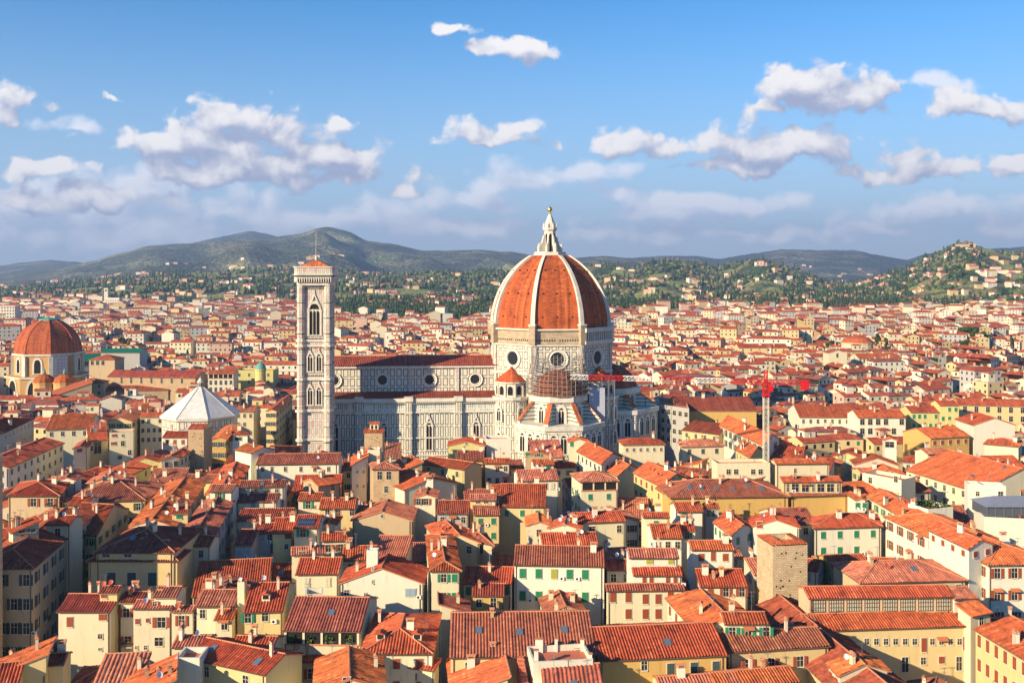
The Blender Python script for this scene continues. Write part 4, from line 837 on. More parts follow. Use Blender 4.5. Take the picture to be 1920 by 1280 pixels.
hill('low_l', [(-500,550),(0,543),(120,530),(250,517),(380,510),(480,505),(560,502),(640,508),(700,516),(760,510),(830,506),(900,508),(960,512),(1060,506),(1110,497),(1180,500),(1260,487),(1310,492),(1340,499),(1430,490),(1490,505),(1560,528),(1640,545),(1800,550),(2400,555)], 1950, 4000, near_, 420, 9., .3, 1.15)
hill('right', [(-500,590),(1400,575),(1500,560),(1580,540),(1640,522),(1700,505),(1740,486),(1790,463),(1820,458),(1850,466),(1890,474),(1920,472),(1990,480),(2100,500),(2400,510)], 1950, 3450, near_, 330, 12., .25, 1.1)
hm = bpy.data.materials.new('haze'); hm.use_nodes = True; hn = hm.node_tree.nodes; hn.remove(hn['Principled BSDF'])
pv = hn.new('ShaderNodeVolumePrincipled'); pv.inputs['Color'].default_value = (.50, .68, 1, 1); pv.inputs['Density'].default_value = 0.000085; pv.inputs['Anisotropy'].default_value = .25
hm.node_tree.links.new(pv.outputs[0], hn['Material Output'].inputs['Volume'])
hb = MB(); hb.box(0, 6000, -1.5, 620, 17000, 13000, hm); 
hb = hb.build('haze'); tag(hb, kind='stuff')

# ------------------------------------------------------------------ marble churches
GRN = (.035, .07, .055); WMB = (.66, .60, .50)
PAN = frames('marble_panels', WMB, (.70, .64, .54), GRN, 2.75, 3.9, .34, .3)
PAN2 = frames('tall_marble_panels', WMB, (.72, .67, .60), GRN, 2.0, 5.1, .32, .27)
PAN3 = blocks('narrow_green_panels', (.62, .62, .54), (.16, .24, .19), (.7, .66, .58), .85, 3.4, .2, 0, .5, .3)
PINK = frames('pink_and_green_marble', (.68, .61, .52), (.62, .36, .30), (.12, .17, .14), 1.6, 2.9, .22, .14, (.58, .30, .26))
STR = blocks('striped_marble', WMB, WMB, (.10, .13, .10), 40, 1.5, .22, 0, .5, .4)
MW = plain('white_marble', (.66, .60, .50), .6, 0, .3, .3, .35)
MG = plain('green_marble', GRN, .4)
RAW = blocks('rough_brown_masonry', (.44, .34, .23), (.53, .42, .29), (.28, .21, .15), 1.4, .5, .03, .5, .9, .8)
DT = tiles('dome_tiles', (.54, .125, .035), .15, 1.1, .9)
DT2 = tiles('old_dome_tiles', (.38, .10, .045), .15, 1.1, .9)
GOLD = plain('gilded_copper', (.85, .50, .08), .25, .9)
COP = plain('green_copper', (.12, .33, .25), .6)
def gothic(w, h, lights=2, gable=0., fr=.35, mat=None):
    """pointed window seen from -y: proud marble frame, dark glass, mullions and an optional gable"""
    m = MB(); mat = mat or MW; hs_ = h - w * .85; n = 6
    def arc(W_, H_, s):
        pts = [(-W_ / 2, 0), (W_ / 2, 0), (W_ / 2, s)]
        for k in range(1, n): a = k / n; pts.append((W_ / 2 * math.cos(a * PI / 2) ** .8, s + (H_ - s) * math.sin(a * PI / 2) ** .95))
        pts.append((0, H_))
        for k in range(n - 1, 0, -1): a = k / n; pts.append((-W_ / 2 * math.cos(a * PI / 2) ** .8, s + (H_ - s) * math.sin(a * PI / 2) ** .95))
        pts.append((-W_ / 2, s)); return pts
    a = arc(w, h, hs_); b = arc(w + 2 * fr, h + fr * 1.3, hs_)
    m.poly([(x, -.06, z) for x, z in a], DARK, [(0, 0)] * len(a))
    for k in range(1, len(a)):
        k2 = (k + 1) % len(a); 
        if k2 == 1: continue
        (x0, z0), (x1, z1), (X1, Z1), (X0, Z0) = a[k], a[k2], b[k2], b[k]
        m.poly([(x0, -.4, z0), (X0, -.4, Z0), (X1, -.4, Z1), (x1, -.4, z1)][::-1], mat)
        m.poly([(x0, -.4, z0), (x1, -.4, z1), (x1, 0, z1), (x0, 0, z0)][::-1], mat); m.poly([(X0, -.4, Z0), (X1, -.4, Z1), (X1, 0, Z1), (X0, 0, Z0)], mat)
    for k in range(1, lights):
        x = -w / 2 + w * k / lights; m.box(x, -.2, 0, hs_ + (h - hs_) * .45, .22, .2, mat)
    if lights > 1:
        for k in range(lights):
            x = -w / 2 + w * (k + .5) / lights; q = w / lights / 2
            m.poly([(x - q, -.2, hs_), (x - q * .3, -.2, hs_ + q * 1.1), (x, -.2, hs_ + q * 1.6), (x + q * .3, -.2, hs_ + q * 1.1), (x + q, -.2, hs_), (x + q, -.2, hs_ + q * 2), (x - q, -.2, hs_ + q * 2)][::-1], mat)
    m.box(0, -.25, -.4, 0, w + 2 * fr + .3, .5, mat)
    if gable:
        W_ = w / 2 + fr + .3
        for s in (-1, 1):
            p0 = (s * W_, hs_ + .4); p1 = (0, h + gable); q0 = (s * (W_ - .6), hs_ + .4); q1 = (0, h + gable - 1.1)
            f_ = [(p0[0], -.5, p0[1]), (p1[0], -.5, p1[1]), (q1[0], -.5, q1[1]), (q0[0], -.5, q0[1])]; m.poly(f_ if s < 0 else f_[::-1], mat)
            m.poly([(p0[0], -.5, p0[1]), (p1[0], -.5, p1[1]), (p1[0], 0, p1[1]), (p0[0], 0, p0[1])], mat)
        m.tube((0, -.3, h + gable), (0, -.3, h + gable + 1.4), .18, mat)
    return m.mesh('window')
def oculus(r0, r1, dark=GLASS):
    m = MB(); n = 24
    P = lambda r, y, k: (r * math.cos(2 * PI * k / n), y, r * math.sin(2 * PI * k / n))
    m.poly([P(r0, -.1, k) for k in range(n)], dark, [(0, 0)] * n)
    prof = [(r0, -.1), (r0 + .25, -.55), (r0 + (r1 - r0) * .55, -.3), (r1, -.65), (r1, 0)]
    for (a, ya), (b, yb) in zip(prof, prof[1:]):
        for k in range(n): m.poly([P(a, ya, k), P(b, yb, k), P(b, yb, k + 1), P(a, ya, k + 1)][::-1], MW)
    return m.mesh('round_window')
ROT = math.radians(5.0)
cath = empty('cathedral', (16.4, 434, 0), ROT)
tag(cath, 'huge marble cathedral with ribbed terracotta dome, white lantern and long nave', 'cathedral')
octo = lambda cx, cy, r, n=8, off=22.5: [(cx + r * math.cos(math.radians(off + 360 / n * k)), cy + r * math.sin(math.radians(off + 360 / n * k))) for k in range(n)]
O8 = lambda r: [(r, PI / 8)]
def ring8(m, prof, mats, cx=0, cy=0, cap=False): m.ngon(cx, cy, prof, 8, PI / 8, mats[0], cap, mats)
m = MB()
ring8(m, [(26.6, 0), (26.6, 40.2), (27.6, 40.8), (27.6, 41.6), (26.9, 41.7), (26.9, 52.3)], [PAN, MW, MW, MW, PAN]); m.build('drum', cath)
m = MB(); ring8(m, [(26.9, 52.3), (27.7, 52.7), (27.7, 53.3), (26.4, 53.4), (26.4, 58.6), (27.4, 59.0), (27.4, 59.6), (26.0, 59.7)], [MW, MW, RAW, RAW, RAW, MW, MW], cap=True)
ap = 26.4 * math.cos(PI / 8)
for k in range(8):      # small square holes along the rough band
    a = math.radians(-90 + 45 * k); nx_, ny_ = math.cos(a), math.sin(a)
    if ny_ > .3: continue
    for i in range(17):
        u = -8.5 + i * 17 / 16
        if abs(u) < .01 or k == 1: continue
        m.box(nx_ * ap - ny_ * u, ny_ * ap + nx_ * u, 54.6, 55.3, .5, .15, DARK, a + PI / 2)
m.build('masonry_band', cath)
for k in range(8):
    a = math.radians(-90 + 45 * k)
    if math.sin(a) > .3: continue
    r = 26.9 * math.cos(PI / 8)
    inst('round_window', oculus(2.75, 4.3), cath, (math.cos(a) * r, math.sin(a) * r, 47.3), a + PI / 2)
    for v in (-1, 1):       # corner pilasters
        q = a + v * math.radians(20.9)
        m = MB(); m.box(math.cos(q) * 26.55, math.sin(q) * 26.55, 0, 52.3, 1.5, 1.2, PINK, a + PI / 2); m.build('pilaster', cath)
# finished gallery on the face turned right
a = math.radians(-45); m = MB(); r = 27.2 * math.cos(PI / 8); W_ = 20
def onface(a, r, u, z): return (math.cos(a) * r - math.sin(a) * u, math.sin(a) * r + math.cos(a) * u, z)
for z0, z1, dd in ((53.4, 54.6, 1.3), (58.2, 59.9, 1.6)):
    x, y, _ = onface(a, r + dd / 2, 0, 0); m.box(x, y, z0, z1, W_, dd, MW, a + PI / 2)
for i in range(13):
    x, y, _ = onface(a, r + .6, -9.3 + i * 18.6 / 12, 0); m.box(x, y, 54.6, 58.2, .55, .7, MW, a + PI / 2)
x, y, _ = onface(a, r + .1, 0, 0); m.box(x, y, 54.6, 58.2, 18.6, .2, DARK, a + PI / 2)
m.build('gallery', cath)
# dome
Rb, Rc, Hd = 26.1, 35.0, 30.4
drad = lambda h: math.sqrt(Rc * Rc - h * h) - (Rc - Rb)
prof = [(drad(Hd * k / 22), 59.6 + Hd * k / 22) for k in range(23)]
m = MB(); m.ngon(0, 0, prof, 8, PI / 8, DT, True)
for k in range(8):
    a = math.radians(-90 + 45 * k)
    if math.sin(a) > .3: continue
    for hh in (4.6, 14.2, 23.8):
        rr = drad(hh) * math.cos(PI / 8)
        for u in (-.42, 0, .42):
            x, y, _ = onface(a, rr - .1, u * rr * .62, 0); m.box(x, y, 59.6 + hh, 59.6 + hh + .55, .42, .8, DARK, a + PI / 2)
m.build('dome', cath)
for k in range(8):
    q = math.radians(-67.5 + 45 * k); m = MB(); pr = prof
    for (r0, z0), (r1, z1) in zip(pr, pr[1:]):
        w0, w1 = .95 - .3 * (z0 - 59.6) / Hd, .95 - .3 * (z1 - 59.6) / Hd
        def P(r, w, z, o): return (math.cos(q) * (r + o) - math.sin(q) * w, math.sin(q) * (r + o) + math.cos(q) * w, z)
        m.poly([P(r0, -w0, z0, .8), P(r0, w0, z0, .8), P(r1, w1, z1, .8), P(r1, -w1, z1, .8)], MW)
        for s in (-1, 1):
            f_ = [P(r0, s * w0, z0, -.7), P(r0, s * w0, z0, .8), P(r1, s * w1, z1, .8), P(r1, s * w1, z1, -.7)]; m.poly(f_ if s < 0 else f_[::-1], MW)
    m.build('rib', cath)
    m = MB(); m.box(math.cos(q) * 26.6, math.sin(q) * 26.6, 53.3, 61, 2.6, 2.6, RAW if k != 1 and k != 2 else MW, q); m.box(math.cos(q) * 26.6, math.sin(q) * 26.6, 61, 61.6, 3, 3, MW, q); m.build('corner_pier', cath)
# lantern
lan = MB(); zt = 90.0
lan.ngon(0, 0, [(8.3, zt - .6), (8.9, zt), (8.9, zt + .5), (8.3, zt + .5), (8.3, zt + 1.8), (8.1, zt + 1.8), (8.1, zt + .6), (3, zt + .6)], 8, PI / 8, MW, False)
lan.ngon(0, 0, [(3.0, zt), (2.9, zt + 12.2), (3.7, zt + 12.8), (3.7, zt + 13.8), (3.0, zt + 14), (3.0, zt + 15.2), (.75, zt + 20.6), (.6, zt + 21)], 8, PI / 8, MW, True)
lan_o = lan.build('lantern', cath); lan_o.scale = (.86, .86, .865); lan_o.location = (0, 0, 89.6 * .135)
for k in range(8):
    q = math.radians(-67.5 + 45 * k); m = MB(); c, s = math.cos(q), math.sin(q)
    m.box(c * 5.9, s * 5.9, zt + .5, zt + 4.6, 1.1, .8, MW, q)
    P = lambda r, z, w: (c * r - s * w, s * r + c * w, z)
    for w in (-.35, .35):
        f_ = [P(2.8, zt + .5, w), P(5.6, zt + .5, w), P(6.3, zt + 4.8, w), P(4.6, zt + 6.4, w), P(3.6, zt + 9.8, w), P(2.8, zt + 10.6, w)]; m.poly(f_ if w < 0 else f_[::-1], MW)
    for A_, B_ in (((6.3, 4.8), (4.6, 6.4)), ((4.6, 6.4), (3.6, 9.8)), ((3.6, 9.8), (2.8, 10.6))):
        m.poly([P(A_[0], zt + A_[1], -.35), P(A_[0], zt + A_[1], .35), P(B_[0], zt + B_[1], .35), P(B_[0], zt + B_[1], -.35)], MW)
    m.tube((c * 3.4, s * 3.4, zt + 13.8), (c * 3.4, s * 3.4, zt + 16.6), .4, MW, 5, .05); m.tube((c * 6, s * 6, zt + 4.6), (c * 6, s * 6, zt + 6.4), .3, MW, 5, .1)
    m.build('buttress', lan_o)
    a = math.radians(-90 + 45 * k); mm = MB(); rr = 3.0 * math.cos(PI / 8) + .06
    pts = [onface(a, rr, u, zt + z) for u, z in ((-.5, 1.2), (.5, 1.2), (.5, 10.2), (.3, 10.8), (0, 11.1), (-.3, 10.8), (-.5, 10.2))]; mm.poly(pts, DARK, [(0, 0)] * 7); mm.build('window', lan_o)
m = MB(); m.tube((0, 0, zt + 20.6), (0, 0, zt + 22.2), .75, COP, 8, .3); m.build('copper_cap', lan_o)
def sphere(r, z, mat):
    m = MB(); pr = [(max(r * math.sin(PI * k / 10), 1e-4), z - r * math.cos(PI * k / 10)) for k in range(11)]; m.ngon(0, 0, pr, 16, 0, mat, False); return m
sphere(1.25, zt + 23.1, GOLD).build('ball', lan_o, smooth=True)
m = MB(); m.box(0, 0, zt + 24.2, zt + 25.7, .14, .14, GOLD); m.box(0, 0, zt + 25.0, zt + 25.15, .8, .14, GOLD); m.build('cross', lan_o)
# nave
m = MB(); m.box(-60, 0, 0, 43.4, 78, 21, PAN, top=MW); m.build('nave_wall', cath)
m = MB()
for z0, z1, e_ in ((42.6, 43.0, .4), (43.0, 43.9, 1.0), (32.3, 33.1, .5)): m.box(-60, 0, z0, z1, 78 + e_, 21 + 2 * e_, MW)
for i in range(5): m.box(-98.6 + i * 19.4, -10.7, 33, 42.8, 1.3, .7, PINK)
m.build('nave_cornice', cath)
m = MB()
for s in (-1, 1):
    pts = [(-99.5, -12, 43.95), (-22, -12, 43.95), (-22, 0, 47.1), (-99.5, 0, 47.1)]
    if s > 0: pts = [(-22, 12, 43.95), (-99.5, 12, 43.95), (-99.5, 0, 47.1), (-22, 0, 47.1)]
    slope(m, pts, ROOF['d'], .75, .12)
m.poly([(-99.4, -11.9, 43.9), (-99.4, 0, 47.0), (-99.4, 11.9, 43.9)][::-1], MW); m.tube((-99.5, 0, 47.2), (-22, 0, 47.2), .3, CAP, 5); m.build('nave_roof', cath)
oc = oculus(1.9, 3.1)
for x in (-91.3, -71.5, -52, -32.9): inst('round_window', oc, cath, (x, -10.5, 38.0))
m = MB(); m.box(-60, 0, 0, 31, 80, 41, PAN2, top=False); m.build('aisle_wall', cath)
m = MB(); m.box(-60, -20.7, 26.3, 29.6, 79.6, .5, PAN3); m.build('panel_band', cath)
m = MB()
for z0, z1, e_ in ((30.2, 31.6, 1.5), (29.6, 30.2, .7), (25.6, 26.3, .6), (15.2, 15.7, .5), (8, 8.5, .5)): m.box(-60, -20.5, z0, z1, 80 + e_, 2 * e_, MW)
for i in range(100): m.box(-99.6 + i * .8, -21.5, 29.4, 30.3, .3, .9, MW)
m.build('corbel_cornice', cath)
m = MB(); slope(m, [(-100, -20.8, 31.7), (-20, -20.8, 31.7), (-20, -10.4, 33.2), (-100, -10.4, 33.2)], ROOF['d'], .75, .1); m.build('aisle_roof', cath)
for x in (-100, -80.5, -60.5, -40.3, -21.5):
    m = MB(); m.box(x, -21.2, 0, 30.4, 2.6, 2.0, PAN2); m.box(x, -21.2, 30.4, 32.2, 3.6, 3.4, MW)
    for z in (8, 15.2, 25.6): m.box(x, -21.2, z + .02, z + .62, 3.1, 2.6, MW)
    m.build('buttress', cath)
gw = gothic(2.2, 11, 2, 3.2, .55)
for x in (-90, -70.5, -52.2, -33): inst('window', gw, cath, (x, -20.55, 10.5))
# chapels round the crossing
def half(cx, cy, r, a0, z0, z1, m, mat, n=5, cap=None, rt=None, zt_=None):
    """five sides of an octagon opening away from the crossing, direction a0"""
    pts = [(cx + r * math.cos(a0 + math.radians(-112.5 + 45 * k)), cy + r * math.sin(a0 + math.radians(-112.5 + 45 * k))) for k in range(6)]
    rt = r if rt is None else rt
    pt = [(cx + rt * math.cos(a0 + math.radians(-112.5 + 45 * k)), cy + rt * math.sin(a0 + math.radians(-112.5 + 45 * k))) for k in range(6)]
    for k in range(5): m.poly([(*pts[k], z0), (*pts[k + 1], z0), (*pt[k + 1], z1), (*pt[k], z1)], mat)
    if cap: m.poly([(*p, z1) for p in pt], cap)
def tribune(a0, R1=13.2, R2=21.5, Zr=25.4):
    cx, cy = math.cos(a0) * 25.5, math.sin(a0) * 25.5
    tr = MB(); half(cx, cy, R1, a0, 0, 31.2, tr, STR); half(cx, cy, R1 + 1.1, a0, 31.2, 32.2, tr, MW); half(cx, cy, R1 + 1.1, a0, 32.2, 33.6, tr, MW, cap=MW); t = tr.build('tribune_wall', cath)
    d = MB(); kk = (R1 - .6) / 12.6; pr = [(12.6 * kk, 33.6), (12.2 * kk, 36), (10.8 * kk, 38.5), (8.3 * kk, 40.8), (5 * kk, 42.4), (2 * kk, 43.2)]
    for (r0, z0), (r1, z1) in zip(pr, pr[1:]): half(cx, cy, r0, a0, z0, z1, d, DT2, rt=r1)
    half(cx, cy, 2 * kk, a0, 43.2, 43.3, d, DT2, cap=DT2); d.build('half_dome', cath)
    ch = MB(); half(cx, cy, R2, a0, 0, Zr - 1, ch, PAN2); half(cx, cy, R2 + .7, a0, Zr - 1.8, Zr - 1, ch, MW); half(cx, cy, R2 + .7, a0, Zr - 1, Zr, ch, MW); half(cx, cy, R2 + .7, a0, Zr, Zr + .05, ch, MW, rt=R1 - .2); c_ = ch.build('chapel_ring', cath)
    arc = gothic(2.3, 7.2, 2, 0, .9); aw = gothic(2.2, 8.4, 2, 0, 1.0)
    for k in range(5):
        q = a0 + math.radians(-90 + 45 * k); rr = R2 * math.cos(PI / 8)
        for u in (-R2 * .21, 0, R2 * .21): x, y = cx + math.cos(q) * rr - math.sin(q) * u, cy + math.sin(q) * rr + math.cos(q) * u; inst('window', arc, cath, (x, y, Zr - 10.8), q + PI / 2)
        rr = R1 * math.cos(PI / 8); inst('window', aw, cath, (cx + math.cos(q) * rr, cy + math.sin(q) * rr, Zr - 2.2), q + PI / 2)
    for k in range(6):       # sloping fins with tiled tops
        q = a0 + math.radians(-112.5 + 45 * k); c, s = math.cos(q), math.sin(q); fn = MB(); P = lambda r, z, w: (cx + c * r - s * w, cy + s * r + c * w, z)
        for w in (-.75, .75):
            f_ = [P(R1 - .6, Zr - 1, w), P(R2 - 1, Zr - 1, w), P(R2 - 1, Zr + 1, w), P(R1 - .2, 31.4, w)]; fn.poly(f_ if w < 0 else f_[::-1], STR)
        fn.poly([P(R2 - .6, Zr + .9, -1), P(R2 - .6, Zr + .9, 1), P(R1 - .2, 31.7, 1), P(R1 - .2, 31.7, -1)], ROOF['o']); fn.poly([P(R2 - 1, Zr - 1, -.9), P(R2 - 1, Zr - 1, .9), P(R2 - 1, Zr + 1, .9), P(R2 - 1, Zr + 1, -.9)], MW)
        fn.poly([P(R2 - .6, Zr + .6, -1), P(R2 - .6, Zr + .9, -1), P(R1 - .2, 31.7, -1), P(R1 - .2, 31.4, -1)], CAP); fn.poly([P(R2 - .6, Zr + .6, 1), P(R1 - .2, 31.4, 1), P(R1 - .2, 31.7, 1), P(R2 - .6, Zr + .9, 1)], CAP)
        fn.build('flying_buttress', cath)
    return cx, cy
tc_ = tribune(math.radians(-90), 11.4, 19, 22.8); tribune(0); tribune(math.radians(90))
for q in (math.radians(-135), math.radians(-45)):      # small round tribunes between them
    cx, cy = math.cos(q) * 26, math.sin(q) * 26
    ex = MB(); ex.ngon(cx, cy, [(7.6, 0), (7.6, 30.6), (8.3, 31), (8.3, 32), (6.1, 32.1), (6.1, 37.2), (6.9, 37.6), (6.9, 38.2)], 16, 0, MW, True, [PAN2, MW, MW, MW, MW, MW, MW]); e = ex.build('exedra', cath)
    r_ = MB(); r_.ngon(cx, cy, [(7.0, 38.2), (3.6, 40.8), (.6, 43), (.5, 43.8), (.01, 43.9)], 16, 0, DT, False); r_.build('roof', e)
    for k in range(-2, 3):
        a = q + k * .62; mm = MB()
        pts = [onface(0, 0, 0, 0)] ; P = lambda u, z: (cx + math.cos(a) * 6.2 - math.sin(a) * u, cy + math.sin(a) * 6.2 + math.cos(a) * u, z)
        mm.poly([P(-.95, 32.8), P(.95, 32.8), P(.95, 35.4), (P(.7, 36.1)), P(0, 36.5), P(-.7, 36.1), P(-.95, 35.4)], DARK, [(0, 0)] * 7)
        mm.box(cx + math.cos(a + .31) * 6.3, cy + math.sin(a + .31) * 6.3, 32.1, 37.2, .7, .7, MW, a); mm.build('niche', e)
        if k % 2 == 0: inst('window', gothic(2.0, 5, 2, 0, .8), cath, (cx + math.cos(a) * 7.6, cy + math.sin(a) * 7.6, 22.5), a + PI / 2); inst('window', gothic(2.0, 5, 2, 0, .8), cath, (cx + math.cos(a) * 7.6, cy + math.sin(a) * 7.6, 12.5), a + PI / 2)
# scaffolding on the near apse
sc_ = empty('scaffolding', (16.4, 434, 0), ROT); tag(sc_, 'grey tube scaffolding wrapped around the half dome of the near apse', 'scaffolding')
m = MB(); P6 = plain('scaffold_tube', (.30, .28, .26), .5, .4)
cx, cy = tc_
for lvl in range(8):
    z = 33.8 + lvl * 2.0; r = 12.8 if lvl < 3 else 12.8 - (lvl - 2) * .5
    pts = [(cx + r * math.cos(math.radians(-200 + 17 * k)), cy + r * math.sin(math.radians(-200 + 17 * k))) for k in range(14)]
    for p, q in zip(pts, pts[1:]):
        m.tube((*p, z), (*q, z), .11, P6, 3); m.tube((*p, z + 1), (*q, z + 1), .09, P6, 3); m.tube(((p[0] + q[0]) / 2, (p[1] + q[1]) / 2, z), ((p[0] + q[0]) / 2, (p[1] + q[1]) / 2, z + 2), .09, P6, 3)
        m.tube((*p, z), (*p, z + 2), .12, P6, 3); m.tube((*p, z), (*q, z + 2), .07, P6, 3)
m.build('tube_frame', sc_)
DECK = plain('deck_board', (.42, .33, .22), .8)
for lvl in (0, 1, 2, 3, 4, 5, 6):
    m = MB(); z = 33.7 + lvl * 2; r = 12.8 if lvl < 3 else 12.8 - (lvl - 2) * .5
    for k in range(13):
        a, b = math.radians(-200 + 17 * k), math.radians(-200 + 17 * (k + 1))
        m.prism([(cx + (r - 1) * math.cos(a), cy + (r - 1) * math.sin(a)), (cx + r * math.cos(a), cy + r * math.sin(a)), (cx + r * math.cos(b), cy + r * math.sin(b)), (cx + (r - 1) * math.cos(b), cy + (r - 1) * math.sin(b))], z, z + .12, DECK, None, True)
    m.build('deck', sc_)
m = MB(); m.box(cx + 15.5, cy - 1, 23.5, 36, 6.5, 6, plain('scaffold_sheet', (.42, .43, .5), .8)); m.build('sheeted_hoist', sc_)
m = MB()
for i in range(5):
    for j in range(3):
        x, y = cx + 12.5 + i * 2.6, cy - 3 + j * 3.5; m.tube((x, y, 0), (x, y, 43 - i), .08, P6, 3)
for lvl in range(20):
    for j in range(3): m.tube((cx + 12.5, cy - 3 + j * 3.5, 2 + lvl * 2), (cx + 22.9, cy - 3 + j * 3.5, 2 + lvl * 2), .07, P6, 3)
m.build('side_tower', sc_)

# bell tower
bt = empty('bell_tower', (-76.9, 393.5, 0), ROT); tag(bt, 'slender square marble bell tower with tall trifora windows and a rod on its red roof', 'bell tower')
w = 5.75; bt.scale = (.91, .91, .985)
m = MB(); m.box(0, 0, 0, 79.2, 2 * w, 2 * w, PINK, top=False); m.build('shaft', bt)
cornz = [(29.4, .8), (41.8, .9), (54.9, .9), (56.9, .5), (18, .6)]
m = MB()
for z, e_ in cornz: m.box(0, 0, z, z + .8, 2 * w + 2 * e_, 2 * w + 2 * e_, MW)
for z in (30.9, 43.4, 57.9, 77.5): m.box(0, 0, z, z + .25, 2 * w + .5, 2 * w + .5, MG)
m.build('string_course', bt)
for sx in (-1, 1):
    for sy in (-1, 1):
        m = MB(); pr = [(1.75, 0), (1.75, 79)]; m.ngon(sx * (w - .05), sy * (w - .05), pr, 8, PI / 8, PINK, False)
        for z, e_ in cornz: m.ngon(sx * (w - .05), sy * (w - .05), [(1.76, z - .02), (1.75 + e_, z), (1.75 + e_, z + .82), (1.76, z + .84)], 8, PI / 8, MW, False)
        for z in [5 + 6.1 * q for q in range(12)]: m.ngon(sx * (w - .05), sy * (w - .05), [(1.76, z), (1.85, z), (1.85, z + .3), (1.76, z + .3)], 8, PI / 8, MG, False)
        m.build('corner_buttress', bt)
m = MB()
def oring(r, c=1.6):     # outline of the tower head with its corner bulges
    pts = []
    for sx, sy, a0 in ((-1, -1, 180), (1, -1, 270), (1, 1, 0), (-1, 1, 90)):
        for k in range(4): a = math.radians(a0 + 30 * k); pts.append((sx * (r - c) + c * math.cos(a), sy * (r - c) + c * math.sin(a)))
    return pts
m.prism(oring(7.4), 79, 80.2, MW, ring1=oring(7.6)); m.prism(oring(7.5), 80.2, 82.4, MW, ring1=oring(8.4)); m.prism(oring(8.5), 82.4, 83.0, MG); m.prism(oring(8.6), 83.0, 83.6, MW)
m.prism(oring(8.4), 83.6, 86.0, PINK); m.prism(oring(8.7), 86.0, 86.4, MW)
for sx, sy, rot in ((0, -1, 0), (1, 0, PI / 2), (-1, 0, PI / 2)):
    for i in range(15):
        u = -7 + i; x, y = (u, -7.95) if sy else (sx * 7.95, u); m.box(x, y, 80.3, 82.3, .38, 1.0, MW, rot)
        if i < 14: x, y = (u + .5, -7.75) if sy else (sx * 7.75, u + .5); m.box(x, y, 80.3, 81.9, .6, .5, DARK, rot)
m.build('parapet', bt)
m = MB(); m.prism([(-6.6, -6.6), (6.6, -6.6), (6.6, 6.6), (-6.6, 6.6)], 86.3, 89.2, ROOF['o'], ring1=[(-.1, -.1), (.1, -.1), (.1, .1), (-.1, .1)]); m.build('roof', bt)
m = MB(); m.tube((0, 0, 89), (0, 0, 100.2), .22, METAL, 6, .08); m.tube((0, 0, 89), (0, 0, 90.5), .5, MW, 6); m.build('lightning_rod', bt)
tri = gothic(4.3, 12.2, 3, 4.2, .8); bif = gothic(1.9, 6.6, 2, 1.9, .45)
back = PAN
for rz_, (nx_, ny_) in ((0, (0, -1)), (PI / 2, (1, 0)), (-PI / 2, (-1, 0))):
    ax_ = (math.cos(rz_), math.sin(rz_))
    inst('window', tri, bt, (nx_ * (w + .02), ny_ * (w + .02), 59.6), rz_)
    for z in (45.3, 32.2):
        for u in (-1.85, 1.85): inst('window', bif, bt, (nx_ * (w + .02) + ax_[0] * u, ny_ * (w + .02) + ax_[1] * u, z), rz_)
# octagonal baptistery
bp_ = empty('baptistery', (-129, 415, 0), ROT); tag(bp_, 'octagonal baptistery with white pyramid roof and small lantern, left of the bell tower', 'baptistery')
m = MB(); ring8(m, [(15.2, 0), (15.2, 22.8), (16, 23.4), (16, 24.3)], [PAN, MW, MW]); m.build('wall', bp_)
WR = plain('white_marble_roof', (.66, .64, .60), .6, 0, .3, .3, .5)
m = MB(); ring8(m, [(16.3, 24.2), (1.6, 35.2), (1.6, 35.3)], [WR, WR], cap=True); r_ = m.build('roof', bp_)
m = MB()
for k in range(8): q = math.radians(22.5 + 45 * k); m.tube((16.3 * math.cos(q), 16.3 * math.sin(q), 24.3), (1.6 * math.cos(q), 1.6 * math.sin(q), 35.3), .16, plain('roof_seam', (.5, .44, .36), .7), 4)
m.build('roof_seam', bp_)
m = MB(); m.ngon(0, 0, [(1.0, 35), (1.0, 37.2), (1.35, 37.3), (1.35, 37.6), (.1, 39.4), (.05, 40)], 8, PI / 8, MW, False)
for k in range(8): q = math.radians(45 * k); m.box(math.cos(q) * .94, math.sin(q) * .94, 35.6, 37.0, .1, .4, DARK, q)
m.build('lantern', bp_)
GREENR = plain('market_green_roof', (.006, .15, .075), .5, 0, .4)
# chapel with red dome and its church, left
mc = empty('chapel', (-296, 640, 0), math.radians(6)); tag(mc, 'great chapel with octagonal red dome on brown and white drum, far left', 'chapel')
BR = stucco('brown_plaster', (.62, .38, .16))
m = MB(); ring8(m, [(24, 0), (24, 16), (25, 16.4), (25, 17.4), (20.2, 17.6), (20.2, 30), (21, 30.3), (21, 31.3)], [BR, MW, MW, BR, BR, MW, MW], cap=True); m.build('drum', mc)
pr = [(math.sqrt(21.7 ** 2 - (20.4 * k / 13) ** 2) - 1.9, 31.3 + 20.4 * k / 13) for k in range(14)]
m = MB(); m.ngon(0, 0, pr, 8, PI / 8, tiles('red_dome_tiles', (.40, .085, .035), .15, 1.1, .9), True); m.build('dome', mc)
m = MB(); m.ngon(0, 0, [(pr[-1][0] + .6, 51), (pr[-1][0], 52.4), (1.4, 53.5), (.01, 54.2)], 8, PI / 8, COP, False); m.build('copper_cap', mc)
